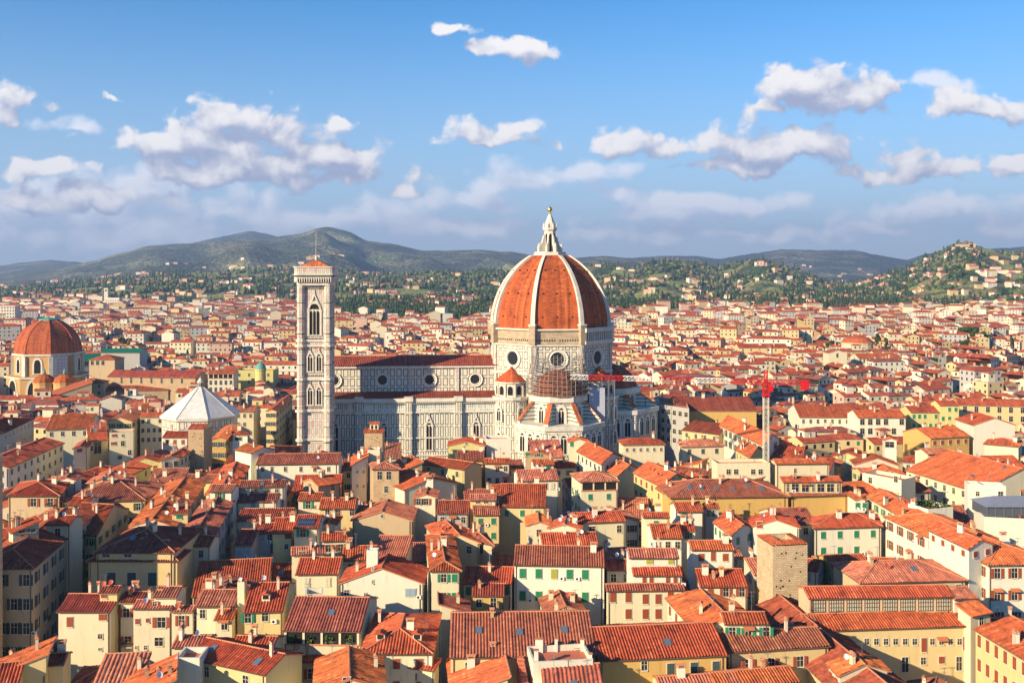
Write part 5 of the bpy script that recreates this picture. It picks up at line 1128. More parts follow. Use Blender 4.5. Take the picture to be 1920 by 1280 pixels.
for k in range(8):
    q = math.radians(-67.5 + 45 * k); m = MB()
    for (r0, z0), (r1, z1) in zip(pr, pr[1:]): m.tube((r0 * math.cos(q), r0 * math.sin(q), z0), (r1 * math.cos(q), r1 * math.sin(q), z1), .4, ROOF['r'], 4)
    m.build('rib', mc)
    m = MB(); m.box(math.cos(q) * 20.1, math.sin(q) * 20.1, 17.6, 30, 2.4, 2.4, MW, q); m.build('pilaster', mc)
    a = math.radians(-90 + 45 * k)
    if math.sin(a) < .3:
        rr = 20.2 * math.cos(PI / 8); inst('window', gothic(4, 8.5, 1, 0, 1.0), mc, (math.cos(a) * rr, math.sin(a) * rr, 19.4), a + PI / 2)
        rr = 24 * math.cos(PI / 8); inst('arch', gothic(9, 12, 1, 0, 1.3, FRAME), mc, (math.cos(a) * rr, math.sin(a) * rr, 3), a + PI / 2)
s2 = empty('sheeted_scaffolding', (-296, 640, 0), math.radians(6)); tag(s2, 'white sheeted scaffolding on the drum below the far left red dome', 'scaffolding')
m = MB(); a = math.radians(-45); rr = 20.2 * math.cos(PI / 8) + 1.4; SH = plain('white_sheet', (.62, .63, .66), .8)
x, y, _ = onface(a, rr + .6, -2.8, 0); m.box(x, y, 17.6, 30, 9.5, .2, SH, a + PI / 2); m.build('sheet', s2); m = MB()
for i in range(9):
    for d_ in (0, 1.2): x, y, _ = onface(a, rr + d_, -8 + i * 2, 0); m.tube((x, y, 17.4), (x, y, 32), .09, P6, 3)
for l_ in range(7): p, q = onface(a, rr + 1.2, -8, 0), onface(a, rr + 1.2, 8, 0); m.tube((p[0], p[1], 18 + l_ * 2), (q[0], q[1], 18 + l_ * 2), .09, P6, 3)
m.build('tube_frame', s2)
mark([(-322, 614), (-270, 614), (-270, 666), (-322, 666)])
for q_, (px_, lab) in enumerate(((83, 'small red cupola with green tip at the foot of the far left dome'), (121, 'low brown cupola at the right foot of the far left dome'))):
    o = empty('cupola', ((px_ - 960) / F * 606, 606, 0)); tag(o, lab, 'cupola')
    m = MB(); m.ngon(0, 0, [(6.2, 0), (6.2, 15), (6.6, 15.3), (6.6, 16)], 12, 0, BR, True); m.build('drum', o)
    m = MB(); m.ngon(0, 0, [(6.4, 16), (5.4, 18.5), (3.2, 20.2), (.9, 20.9), (.8, 21.6)], 12, 0, DT, True); m.build('roof', o)
    m = MB(); m.ngon(0, 0, [(1, 21.4), (.8, 22.5), (.05, 24.5)], 8, 0, COP, False); m.build('tip', o)
H(200,706,366,709,694,21,'e','b',[(x,713,'n','d',0,(1.3,3.4)) for x in (228,246,265,284,303,322,341)],'long brown church nave with arched windows and red roof, left',name='church',cat='church',roof='d',wh=3,chim=0,pitch=.4)
H(165,674,216,674,664,30,'h','t',[(173,680,'n','d',0,(1.8,2.6)),(183,680,'n','d',0,(1.8,2.6)),(193,680,'n','d',0,(1.8,2.6))],'square brown belfry with hipped red roof beside the church nave, left',name='belfry',cat='belfry',chim=0)
H(195,733,316,731,722,14,'s','b','0,0,0,n,n','low red-roofed side aisle in front of the brown church nave, left',name='church_aisle',cat='church',roof='d',chim=0)
H(140,719,196,718,709,19,'h','t','2,3,0,d,n','tan house with hip roof in front of the brown belfry, left',name='sacristy',cat='church')
H(92,745,174,741,722,15,'x','t','1,5,0,d,n','long library wing with red roof below the far left dome',roof='o',name='library_wing',cat='church')
H(148,678,284,672,659,20,'e','g','1,16,0,d,n','long market hall with flat green metal roof behind the belfry',roof=GREENR,name='market_hall',cat='market hall',ww=3,wh=3,chim=0,pitch=.3)
H(188,661,262,661,653,26,'e','g','0,0,0,n,n','raised upper roof of the green market hall',roof=GREENR,name='market_roof',cat='market hall',chim=0,pitch=.3)
for q_ in ([(-325, 540), (-265, 540), (-265, 615), (-325, 615)], [(-255, 545), (-185, 545), (-185, 590), (-255, 590)], [(-300, 645), (-235, 645), (-235, 700), (-300, 700)]): mark(q_)
# small domed buildings
o = empty('copper_dome', ((476 - 960) / F * 560, 575, 0)); tag(o, 'small green copper dome rising behind the square olive-yellow palazzo', 'dome')
m = MB(); m.ngon(0, 0, [(3, 0), (3, 26), (3.3, 26.3), (3.3, 27)], 16, 0, WALL['k'], True); m.build('drum', o)
m = MB(); m.ngon(0, 0, [(3.1, 27), (2.8, 28.6), (2, 29.8), (.7, 30.6), (.4, 31.3), (.02, 32)], 16, 0, COP, False); m.build('roof', o)
o = empty('rotunda', ((1608 - 960) / F * 860, 860, 0)); tag(o, 'round pale rotunda with low red conical roof, right of the dome', 'church')
m = MB(); m.ngon(0, 0, [(13.5, 0), (13.5, 20.5), (14, 21), (14, 21.6)], 20, 0, WALL['c'], True); m.build('wall', o)
m = MB(); m.ngon(0, 0, [(14, 21.6), (9.5, 25.4), (4, 27.2), (.5, 27.8)], 20, 0, ROOF['o'], True); m.build('roof', o)
mark([(283, 845), (310, 845), (310, 875), (283, 875)])
# glasshouse
gl = empty('glasshouse', (127, 254, 22.3)); tag(gl, 'grey glass pavilion with hipped roof on the white terrace at the right edge', 'glasshouse')
m = MB(); m.box(0, 0, 0, 2.6, 17, 8, plain('glasshouse_pane', (.09, .10, .12), .15, 0, .6)); m.build('pane', gl)
m = MB()
for i in range(9):
    for y in (-4.05, 4.05): m.box(-8.5 + i * 17 / 8, y, 0, 2.6, .18, .15, METAL)
m.build('frame', gl)
m = MB(); m.prism([(-9, -4.6), (9, -4.6), (9, 4.6), (-9, 4.6)], 2.6, 4.4, plain('zinc_roof', (.30, .31, .36), .4, .3), ring1=[(-5, -.1), (5, -.1), (5, .1), (-5, .1)]); m.build('roof', gl)

# tower crane
cr = empty('tower_crane', (0, 0, 0), 0); CY = 330.; CX = (1436 - 960) / F * CY; cr.location = (CX, CY, 14)
tag(cr, 'red and white tower crane standing among the roofs right of the cathedral', 'crane')
def lattice(m, p0, p1, w, mats, n, r=.13, tri=False):
    p0 = Vector(p0); p1 = Vector(p1); d = (p1 - p0); L_ = d.length; d.normalize(); a = Vector((0, 1, 0)) if abs(d.y) < .9 else Vector((1, 0, 0)); b = d.cross(a).normalized()
    cs_ = [(-w, -w), (w, -w), (w, w), (-w, w)] if not tri else [(-w, -w), (w, -w), (0, w)]
    for k in range(n):
        mat = mats[(k // max(1, n // (2 * len(mats) + 1))) % len(mats)]; q0 = p0 + d * L_ * k / n; q1 = p0 + d * L_ * (k + 1) / n
        c0 = [q0 + a * x + b * y for x, y in cs_]; c1 = [q1 + a * x + b * y for x, y in cs_]
        for i in range(len(cs_)):
            j = (i + 1) % len(cs_); m.tube(c0[i], c1[i], r, mat, 4); m.tube(c0[i], c1[j], r * .6, mat, 3); m.tube(c0[i], c0[j], r * .6, mat, 3); m.tube(c0[j], c1[i], r * .5, mat, 3)
m = MB(); lattice(m, (0, 0, 0), (0, 0, 28), .8, [plain('crane_cream', (.72, .66, .52), .5)], 15, .085); m.build('mast', cr)
m = MB(); lattice(m, (0, 0, 28), (0, 0, 33), .85, [RED], 4, .13); m.box(0, 0, 28.6, 29.2, 2, 2, RED); m.box(1.3, -1.2, 30, 32, 1.3, 1.3, RED); m.build('slewing_head', cr)
m = MB(); lattice(m, (0, 0, 33), (-64, 6, 34), .75, [RED, WHITE], 44, .1, True); m.build('jib', cr)
m = MB(); lattice(m, (0, 0, 33), (14, -1, 33), .7, [RED], 9, .13); m.build('counter_jib', cr)
m = MB(); m.box(12.5, -1, 30.6, 33.4, 2.6, 1.2, RED); m.build('counterweight', cr)
m = MB(); lattice(m, (0, 0, 33), (0, 0, 37), .5, [RED], 4, .1); m.tube((0, 0, 37), (-30, 3, 34.4), .05, METAL, 3); m.tube((0, 0, 37), (13, -1, 33.8), .05, METAL, 3); m.build('apex', cr)
m = MB(); m.box(0, 0, 0, .8, 4.5, 4.5, plain('concrete', (.4, .4, .38), .9)); m.build('base', cr)
# stone towers
def stone_tower(px0, py0, px1, py1, dpt, z, wall, lab, lant=False, open_top=False, zb=0):
    A, B = gp(px0, py0, z), gp(px1, py1, z); d = (B - A); n = Vector((-d.y, d.x)).normalized() * dpt; c = A + d / 2 + n / 2; ang = math.atan2(d.y, d.x)
    o = empty('stone_tower', (c.x, c.y, 0), ang); tag(o, lab, 'tower'); w_ = d.length; m = MB()
    m.box(0, 0, 0, z - .2, w_, dpt, WALL[wall], top=False)
    m.build('wall', o); r = MB()
    if open_top:
        a, b = w_ / 2 + .15, dpt / 2 + .15; R0 = [(-a, -b), (a, -b), (a, b), (-a, b)]; R1 = [(-a + 2.2, -b + 2.2), (a - 2.2, -b + 2.2), (a - 2.2, b - 2.2), (-a + 2.2, b - 2.2)]
        for k in range(4):
            p, q, s, t = R0[k], R0[(k + 1) % 4], R1[(k + 1) % 4], R1[k]; slope(r, [(*p, z), (*q, z), (*s, z - .9), (*t, z - .9)] if False else [(*p, z), (*q, z), (*s, z + .5), (*t, z + .5)], ROOF['r'], .6, .12)
            r.poly([(*t, z + .5), (*s, z + .5), (*s, z - 1.5), (*t, z - 1.5)], WALL[wall])
        r.poly([(*p, z - 1.5) for p in R1], WALL['p'])
    else:
        a, b = w_ / 2 + .3, dpt / 2 + .3; slope(r, [(-a, -b, z - .2), (a, -b, z - .2), (a, 0, z + .9), (-a, 0, z + .9)], ROOF['r'], .6, .1); slope(r, [(a, b, z - .2), (-a, b, z - .2), (-a, 0, z + .9), (a, 0, z + .9)], ROOF['r'], .6, .1)
        r.poly([(a, -b, z - .2), (a, b, z - .2), (a, 0, z + .9)], WALL['c']); r.poly([(-a, b, z - .2), (-a, -b, z - .2), (-a, 0, z + .9)], WALL['c'])
    r.build('roof', o)
    if lant:
        m = MB(); m.box(0, 0, z - .2, z + 2.4, 2.8, 2.2, WALL['c'])
        for x in (-.65, .65): m.box(x, -1.08, z + .7, z + 2.0, .7, .1, DARK)
        m.prism([(-1.8, -1.5), (1.8, -1.5), (1.8, 1.5), (-1.8, 1.5)], z + 2.4, z + 3.1, ROOF['r'], ring1=[(-1.8, -.05), (1.8, -.05), (1.8, .05), (-1.8, .05)]); m.build('roof_lantern', o)
    mark([A, B, B + n, A + n])
    hm_ = MB()
    for k in range(26): hm_.box(random.uniform(-w_ / 2 + .6, w_ / 2 - .6), -dpt / 2 - .01, *(lambda q: (q, q + .28))(random.uniform(z - 16, z - 1.5)), .28, .1, DARK)
    hm_.build('putlog_holes', o); return o
stone_tower(1449, 1022, 1514, 1019, 8.2, 27, 's', 'weathered square stone tower with sunken tiled top, right foreground', open_top=True)
stone_tower(683, 810, 717, 810, 6, 31, 'b', 'brown brick tower with small white roof lantern before the cathedral nave', lant=True)
stone_tower(353, 803, 382, 803, 9.5, 29.5, 'b', 'tall blank brown stone tower below the baptistery')
stone_tower(-250, 862, -19, 862, 5, 46, 's', 'tall stone tower cut by the left edge of the picture')  # widened out of view so that its shadow covers the tan palazzo
# ------------------------------------------------------------------ filling in the quarter: smaller houses between, then the districts behind
mark([gp(0, 0, 84) if False else Vector(p) for p in ((-95, 385), (60, 378), (95, 460), (-95, 470))])
mark([(-148, 398), (-110, 398), (-110, 434), (-148, 434)])
GX0, GY0, GW, GH = -420, 120, 840, 620
occ = np.zeros((GH, GW), bool)
def inpoly(P, xs, ys):
    ins = np.zeros(xs.shape, bool); n = len(P)
    for i in range(n):
        x0, y0 = P[i]; x1, y1 = P[(i + 1) % n]
        if y0 == y1: continue
        c = ((y0 > ys) != (y1 > ys)) & (xs < (x1 - x0) * (ys - y0) / (y1 - y0) + x0); ins ^= c
    return ins
def cells(P, pad=0):
    xs = [p[0] for p in P]; ys = [p[1] for p in P]
    i0, i1 = max(0, int(min(xs) - GX0 - 1)), min(GW, int(max(xs) - GX0 + 2)); j0, j1 = max(0, int(min(ys) - GY0 - 1)), min(GH, int(max(ys) - GY0 + 2))
    if i1 <= i0 or j1 <= j0: return None
    X_, Y_ = np.meshgrid(np.arange(i0, i1) + GX0 + .5, np.arange(j0, j1) + GY0 + .5); return (slice(j0, j1), slice(i0, i1)), inpoly(P, X_, Y_)
for P in FOOT:
    c = cells(P)
    if c: occ[c[0]] |= c[1]
rng = random.Random(11)
WCOL = 'wwccccyyopgtk'
nauto = 0; cand = []
PP = []
for h in HOUSES:       # wall stretches under the eaves that stay in view
    w3 = h.p3(0, 0); 
    for (s0, t0), (s1, t1) in ((h.cs[0], h.cs[1]), (h.cs[1], h.cs[2]) if h.ctr.x < 0 else (h.cs[3], h.cs[0])):
        for i in range(5):
            q = h.lp(s0 + (s1 - s0) * (i + .5) / 5, t0 + (t1 - t0) * (i + .5) / 5) + h.ctr
            for dz in [-.5 + (h.vis + .5) * e_ / 5 for e_ in range(6)]:
                if h.z - dz > 3: PP.append((*pix(q.x, q.y, h.z - dz), q.y))
PP = np.array(PP)
def hides(P, zr):
    xs = [pix(p.x, p.y, zr)[0] for p in P]; ymin = max(p.y for p in P); f = min(p.y for p in P)
    top = min(pix(p.x, p.y, zr)[1] for p in P)
    k = (PP[:, 0] > min(xs)) & (PP[:, 0] < max(xs)) & (PP[:, 1] > top + 1) & (PP[:, 2] > f + 2)
    return k.sum()
y = 158.
while y < 500:
    x = -.56 * y - 8
    while x < .56 * y + 8:
        cand.append((x + rng.uniform(-2, 2), y + rng.uniform(-2, 2))); x += 6.5
    y += 6.0
MAXH = 285 - len([h for h in HOUSES if h.cat == 'house'])
for szs in ((13, 11), (10, 9), (7.5, 7.5)):
    for (x, y) in cand:
        if nauto >= MAXH: break
        if y > 430 and szs[0] < 10: continue
        rot = math.radians(rng.choice((4, 6, -6, 10)) if x < 40 else rng.choice((-28, -8, 5, -22))) + (PI / 2 if rng.random() < .3 else 0)
        w_, d_ = szs[0] * rng.uniform(.75, 1.3), szs[1] * rng.uniform(.8, 1.15); c_, s_ = math.cos(rot), math.sin(rot)
        P = [Vector((x + a * c_ - b * s_, y + a * s_ + b * c_)) for a, b in ((-w_ / 2, -d_ / 2), (w_ / 2, -d_ / 2), (w_ / 2, d_ / 2), (-w_ / 2, d_ / 2))]
        k = min(range(4), key=lambda i: (P[i] + P[(i + 1) % 4]).y); P = P[k:] + P[:k]
        r_ = cells([tuple(p) for p in P])
        if r_ is None: continue
        sl_, mk = r_
        if (occ[sl_] & mk).sum() > .04 * mk.sum(): continue
        z = rng.uniform(15, 18) if y < 400 else rng.uniform(15, 20)
        if szs[0] < 8: z -= 2
        while z > 7 and hides(P, z + d_ * .12) > 1: z -= 1.
        if z <= 7 and y < 260: continue
        P_ = [tuple(p) for p in P]; occ[sl_] |= mk
        if y > 520 or abs(pix(x, y, z)[0] - 960) > 1010 or pix(x, y, z)[1] > 1310: continue
        random.seed(int(x * 31 + y * 7))
        house(P, z, rng.choice('eeeegghsx'), rng.choice(WCOL), 2, max(1, int(w_ / 3.6)), max(1, int(d_ / 4)), rng.choice('ggrrdbww'), rng.choice('ooccnm'), near=y < 330, corr=y < 400, roof=rng.choice('rrrrdobp'), chim=rng.choice((0, 1, 1, 2, 2, 3)), pitch=rng.uniform(.27, .36))
        nauto += 1
print('HOUSES', len(HOUSES), 'auto', nauto)

# ---- far districts: thousands of roofs, one sheet of town
random.seed(5)
FW = [stucco('town_white', (.78, .72, .58)), stucco('town_cream', (.76, .66, .46)), stucco('town_yellow', (.70, .54, .28)), stucco('town_pink', (.68, .46, .34)), stucco('town_grey', (.50, .48, .45)), stucco('town_tan', (.6, .44, .28))]
FWW = (7, 8, 5, 2, 2, 2)
town = MB(); avoid = []
def fh(x, y, w_, d_, rot, z, hip, wins, zb=0., wm=None, rm=None, flat=False):
    c, s = math.cos(rot), math.sin(rot); Q = lambda a, b, q: (x + a * c - b * s, y + a * s + b * c, q)
    wm = wm or random.choices(FW, FWW)[0]; rm = rm or random.choices(FARROOF, (5, 3, 2))[0]
    a, b = w_ / 2, d_ / 2; K = [(-a, -b), (a, -b), (a, b), (-a, b)]; h = b * .34
    for k in range(4):
        if k == 2: continue
        p, q = K[k], K[(k + 1) % 4]; f_ = [Q(*p, zb), Q(*q, zb), Q(*q, z)]
        if not hip and not flat and k in (1, 3): f_.append(Q((p[0] + q[0]) / 2, 0, z + h))
        f_.append(Q(*p, z)); town.poly(f_, wm)
    if flat: town.poly([Q(*p, z) for p in K], FW[4])
    else:
        e = .45; A_, B_ = a + e * (1 if hip else .4), b + e; zz_ = z - .12; r_ = max(0, A_ - B_) if hip else A_
        town.poly([Q(-A_, -B_, zz_), Q(A_, -B_, zz_), Q(r_, 0, z + h), Q(-r_, 0, z + h)], rm); town.poly([Q(A_, B_, zz_), Q(-A_, B_, zz_), Q(-r_, 0, z + h), Q(r_, 0, z + h)], rm)
        if hip: town.poly([Q(A_, -B_, zz_), Q(A_, B_, zz_), Q(r_, 0, z + h)], rm); town.poly([Q(-A_, B_, zz_), Q(-A_, -B_, zz_), Q(-r_, 0, z + h)], rm)
    if wins:
        nc = max(1, int(w_ / 3.4)); nr = max(1, min(wins, int((z - zb) / 4)))
        for sd_ in (0, 1):
            L_ = w_ if sd_ == 0 else d_; nc = max(1, int(L_ / 3.6))
            for i in range(nc):
                u = -L_ / 2 + (i + .5) * L_ / nc
                for j in range(nr):
                    if random.random() < .12: continue
                    z0 = z - 2.6 - j * 3.6; W2 = .6
                    if sd_ == 0: town.poly([Q(u - W2, -b - .04, z0), Q(u + W2, -b - .04, z0), Q(u + W2, -b - .04, z0 + 1.6), Q(u - W2, -b - .04, z0 + 1.6)], GLASS if random.random() < .7 else SHUT['g'], [(0, 0)] * 4)
                    else:
                        e = 1 if x < 0 else -1; aa = e * (a + .04); f_ = [Q(aa, u - W2, z0), Q(aa, u + W2, z0), Q(aa, u + W2, z0 + 1.6), Q(aa, u - W2, z0 + 1.6)]; town.poly(f_ if e > 0 else f_[::-1], GLASS, [(0, 0)] * 4)
def blocked(x, y):
    i, j = int(x - GX0), int(y - GY0)
    if 0 <= i < GW and 0 <= j < GH:
        return occ[max(0, j - 6):j + 7, max(0, i - 6):i + 7].any()
    return False
parks = [(-250, 820, 60, 35), (-330, 1000, 70, 40), (300, 905, 26, 18), (262, 890, 18, 20), (440, 860, 60, 60), (500, 980, 60, 60), (-520, 2300, 300, 160), (-200, 1250, 60, 25), (335, 760, 15, 12)]
def inpark(x, y): return any(((x - a) / c) ** 2 + ((y - b) / d) ** 2 < 1 for a, b, c, d in parks)
y = 400.; nfar = 0
while y < 3300:
    step = 10 + y * .0030; x = -.56 * y - 15
    while x < .56 * y + 15:
        bw = step * random.uniform(.7, 1.6)
        px_ = 960 + F * x / y
        yend = 1830 + 120 * math.sin(px_ / 90.) + (320 if px_ < 600 else 0) - (420 if 625 < px_ < 925 else 0) - (250 if 1120 < px_ < 1290 else 0) + random.uniform(-150, 150)
        xx, yy = x + random.uniform(-2, 2), y + random.uniform(-3, 3)
        dens = .93 if y < 900 else (.85 if y < 1400 else .68)
        if yy < yend and random.random() < dens and not blocked(xx, yy) and not inpark(xx, yy):
            ang = math.radians(5 + 22 * mnoise.noise(Vector((xx / 260, yy / 260, 3))) * 2) + random.uniform(-.22, .22) + (PI / 2 if random.random() < .33 else 0)
            z = random.choice((12, 14, 15, 16, 17, 18, 19, 21)) + random.uniform(-1, 1) + (random.choice((-5, -3, 0, 2, 6)) if y > 900 else 0)
            if y < 560: z = min(z, 17)
            fh(xx, yy, bw * random.uniform(.9, 1.25), step * random.uniform(.75, 1.0), ang, z, random.random() < .35, 4 if y < 800 else (2 if y < 1500 else 0), flat=(random.random() < (.04 if y < 1200 else .2)))
            nfar += 1
            if y < 900: [town.box(xx + random.uniform(-3, 3), yy + random.uniform(-2, 2), z, z + random.uniform(2.6, 4.2), .9, .7, random.choice(FW)) for _ in range(random.choice((1, 2, 3)))]
            if y < 1100 and random.random() < .45:
                q = random.uniform(.3, .5); fh(xx + random.uniform(-2, 2), yy + random.uniform(-1, 2), bw * q, step * q, ang, z + random.uniform(3, 5), random.random() < .3, 1, zb=z)
            if random.random() < .03 and y > 600: fh(xx, yy, bw * 1.9, step * 1.0, ang, z + random.uniform(2, 6), True, 3)
        x += bw + (2 if random.random() < .8 else 9)
    y += step + (1.5 if random.random() < .6 else 7)
# villas scattered over the lower hills
for name, cnt, lo, hi, pr in (('low_l', 420, .05, .8, (-50, 1650)), ('right', 260, .03, .95, (1480, 1960)), ('mountain', 170, .03, .3, (0, 1100)), ('far_r', 60, .05, .6, (1050, 1800))):
    zz_, Yf, Yc = HILLS[name]
    for k in range(cnt):
        px_ = random.uniform(*pr); t = lo + (hi - lo) * random.random() ** 1.5; X_, Y_, Z_ = zz_(px_, t)
        for q in range(random.choice((1, 1, 2, 3))):
            X2, Y2, Z2 = zz_(px_ + q * 5, t); w_ = random.uniform(12, 26) * (1.3 if name in ('mountain', 'far_r') else 1)
            fh(X2, Y2, w_, w_ * .6, random.uniform(-.5, .5), Z2 + random.uniform(7, 11), random.random() < .5, 0, zb=Z2 - 6, wm=random.choice(FW[:4]))
# pale villa on top of the right hill
zz_, Yf, Yc = HILLS['right']
for dx, w_, hh in ((1806, 50, 13), (1792, 22, 9), (1822, 20, 10)):
    X_, Y_, Z_ = zz_(dx, .95); fh(X_, Y_, w_, 14, 0, Z_ + hh, True, 0, zb=Z_ - 5, wm=FW[2])
tw = town.build('distant_houses'); tag(tw, kind='stuff', label='thousands of small distant houses with red roofs filling the valley')
# white high-rise blocks far left
for i, (px_, py_, w_, zt_, Y_, lab) in enumerate(((213, 598, 26, 31, 1850, 'pair of pale high-rise blocks standing above the far left town'), (200, 565, 7, 60, 1900, 'thin white chimney tower beside the pale high-rise blocks'), (393, 600, 9, 44, 1500, 'slim white water tower far beyond the baptistery'), (17, 598, 22, 33, 1300, 'pale apartment block at the far left edge'))):
    X_ = (px_ - 960) / F * Y_; o = empty('high_rise' if i != 1 else 'chimney_tower', (X_, Y_, 0)); tag(o, lab, 'tower block' if i in (0, 3) else 'tower')
    z = HC - (py_ - (40 if i == 0 else 25) - HZ) * Y_ / F; z = max(z, 30)
    m = MB(); m.box(0, 0, 0, z, w_, 14 if w_ > 10 else w_, FW[0]); 
    if i == 0: m.box(w_ * .8, 3, 0, z * .85, w_ * .5, 12, FW[4])
    m.build('wall', o); m = MB()
    if w_ > 10:
        for a in range(6):
            for b in range(int(z / 4)): m.box(-w_ / 2 + (a + .5) * w_ / 6, -7.05, 2 + b * 4, 3.6 + b * 4, w_ / 12, .1, GLASS)
    else: m.box(0, -w_ / 2 - .05, z - 6, z - 3, w_ * .5, .1, GLASS)
    m.build('window_rows', o)
print('far houses', nfar, len(town.f))

# ---- woods
random.seed(21)
ico = []
def icosphere():
    import bmesh
    bm = bmesh.new(); bmesh.ops.create_icosphere(bm, subdivisions=2, radius=1); vs = [v.co.copy() for v in bm.verts]; fs = [tuple(v.index for v in f.verts) for f in bm.faces]; bm.free(); return np.array(vs), np.array(fs)
IV, IF = icosphere()
TREEC = [plain('crown_dark', (.032, .056, .018), .9, 0, .1, 0, .4), plain('crown_green', (.07, .11, .028), .9, 0, .1, 0, .4), plain('crown_olive', (.15, .16, .055), .9, 0, .1, 0, .4), plain('crown_bare', (.20, .15, .085), .9, 0, .1, 0, .4)]
WV, WF, WM = [], [], []; wcount = 0
def crown(x, y, z, r, h, mat):
    global wcount
    v = IV * (1 + np.random.uniform(-.28, .28, (len(IV), 1))) * np.array([r, r, h / 2]) + np.array([x, y, z + h / 2])
    WV.append(v); WF.append(IF + wcount); WM.append(np.full(len(IF), mat)); wcount += len(IV)
np.random.seed(3)
def wood(x, y, z, s=1., w=(5, 4, 2, 2)):
    k = random.choices(range(4), w)[0]
    if k == 0 and random.random() < .35: crown(x, y, z, 1.6 * s, random.uniform(13, 19) * s, 0)      # cypress
    else: crown(x, y, z, random.uniform(2.6, 5.6) * s, random.uniform(6, 11) * s, k)
for name, cnt, pr, tm in (('low_l', 11000, (-30, 1680), 1.), ('right', 5200, (1480, 1960), 1.)):
    zz_, Yf, Yc = HILLS[name]; k = 0; tries = 0
    while k < cnt and tries < cnt * 5:
        tries += 1; px_ = random.uniform(*pr); t = random.random() ** 1.3 * tm; X_, Y_, Z_ = zz_(px_, t)
        v = mnoise.fractal(Vector((X_ / 170, Y_ / 170, 4)), 1., 2., 4)
        if v + (.3 if t < .12 and 620 < px_ < 1300 else 0) - (.12 if px_ < 600 else 0) < random.uniform(-.05, .22): continue
        wood(X_, Y_, Z_ - 2, 1.1 + Y_ / 9000); k += 1
def belt(n, px0, px1, y0, y1, thr=-.1, w=(6, 4, 1, 1)):
    for _ in range(n):
        Y_ = random.uniform(y0, y1); px_ = random.uniform(px0, px1); X_ = (px_ - 960) / F * Y_
        if mnoise.noise(Vector((X_ / 120, Y_ / 120, 9))) < thr: continue
        wood(X_, Y_, 0, 1.15, w)
belt(2800, 625, 930, 1380, 2300, -.25); belt(900, 1120, 1290, 1700, 2300, -.2); belt(700, 1130, 1500, 2000, 2300, -.1); belt(900, 120, 560, 1950, 2500, .0); belt(350, 290, 470, 1750, 2000, .0); belt(500, 1500, 1930, 2150, 2450, -.05); belt(500, 0, 560, 2500, 3100, .0)
belt(2200, 0, 1920, 700, 2100, .33, (3, 4, 3, 3)); belt(500, 0, 1920, 560, 1000, .42, (3, 4, 3, 2))
for a, b, c, d in parks[:6] + parks[7:]:
    for _ in range(int(c * d / 28)):
        r_, q = math.sqrt(random.random()), random.uniform(0, 2 * PI); wood(a + c * r_ * math.cos(q), b + d * r_ * math.sin(q), 0, .95, (4, 3, 2, 5) if a > 400 else (5, 4, 2, 2))
V = np.concatenate(WV); Fc = np.concatenate(WF); Mi = np.concatenate(WM)
me = bpy.data.meshes.new('woods'); me.vertices.add(len(V)); me.vertices.foreach_set('co', V.astype(np.float32).ravel()); me.loops.add(len(Fc) * 3); me.loops.foreach_set('vertex_index', Fc.astype(np.int32).ravel())
me.polygons.add(len(Fc)); me.polygons.foreach_set('loop_start', np.arange(0, len(Fc) * 3, 3, dtype=np.int32)); me.polygons.foreach_set('material_index', Mi.astype(np.int32))
for t in TREEC: me.materials.append(t)
me.update(calc_edges=True); me.validate()
o = bpy.data.objects.new('woods', me); C.objects.link(o); tag(o, kind='stuff', label='dark woods, cypresses and olive groves on the lower hills')
print('woods', len(WV))

# ---- single trees
BARK = plain('bark', (.10, .07, .045), .9)
def tree_mesh(kind, seed):
    random.seed(seed); t = MB(); cr_ = MB(); lm = [TREEC[0], TREEC[1], TREEC[1], LEAF[1]]
    if kind == 'pine': Ht, cw_, chh, zc = 13, 6.5, 2.4, 11.5
    elif kind == 'cypress': Ht, cw_, chh, zc = 3, 1.6, 8, 8.5
    else: Ht, cw_, chh, zc = 6, 5, 4.4, 8
    t.tube((0, 0, 0), (0, 0, Ht * .75), .4, BARK, 6, .25)
    for k in range(6):
        q = k * PI / 3 + .3; t.tube((0, 0, Ht * .6), (math.cos(q) * cw_ * .55, math.sin(q) * cw_ * .55, zc), .16, BARK, 4, .05)
    cl = [Vector((random.gauss(0, .45) * cw_, random.gauss(0, .45) * cw_, zc + random.uniform(-.8, .8) * chh)) for _ in range(16)]
    for c in cl:
        d = c - Vector((0, 0, zc)); f = math.sqrt((d.x / cw_) ** 2 + (d.y / cw_) ** 2 + (d.z / chh) ** 2)
        if f > .85: c.xy = c.xy * .8 / f; c.z = zc + d.z * .8 / f
        for _ in range(75):
            v = Vector((random.gauss(0, 1), random.gauss(0, 1), random.gauss(0, 1))).normalized() * random.uniform(.6, 1) * (2.0 if kind != 'cypress' else .8); v.z *= .6 if kind != 'cypress' else 2.
            leafy(cr_, c + v, .5, lm)
    return t.mesh('trunk'), cr_.mesh('crown')
TM = {k: tree_mesh(k, i + 3) for i, k in enumerate(('pine', 'cypress', 'round'))}
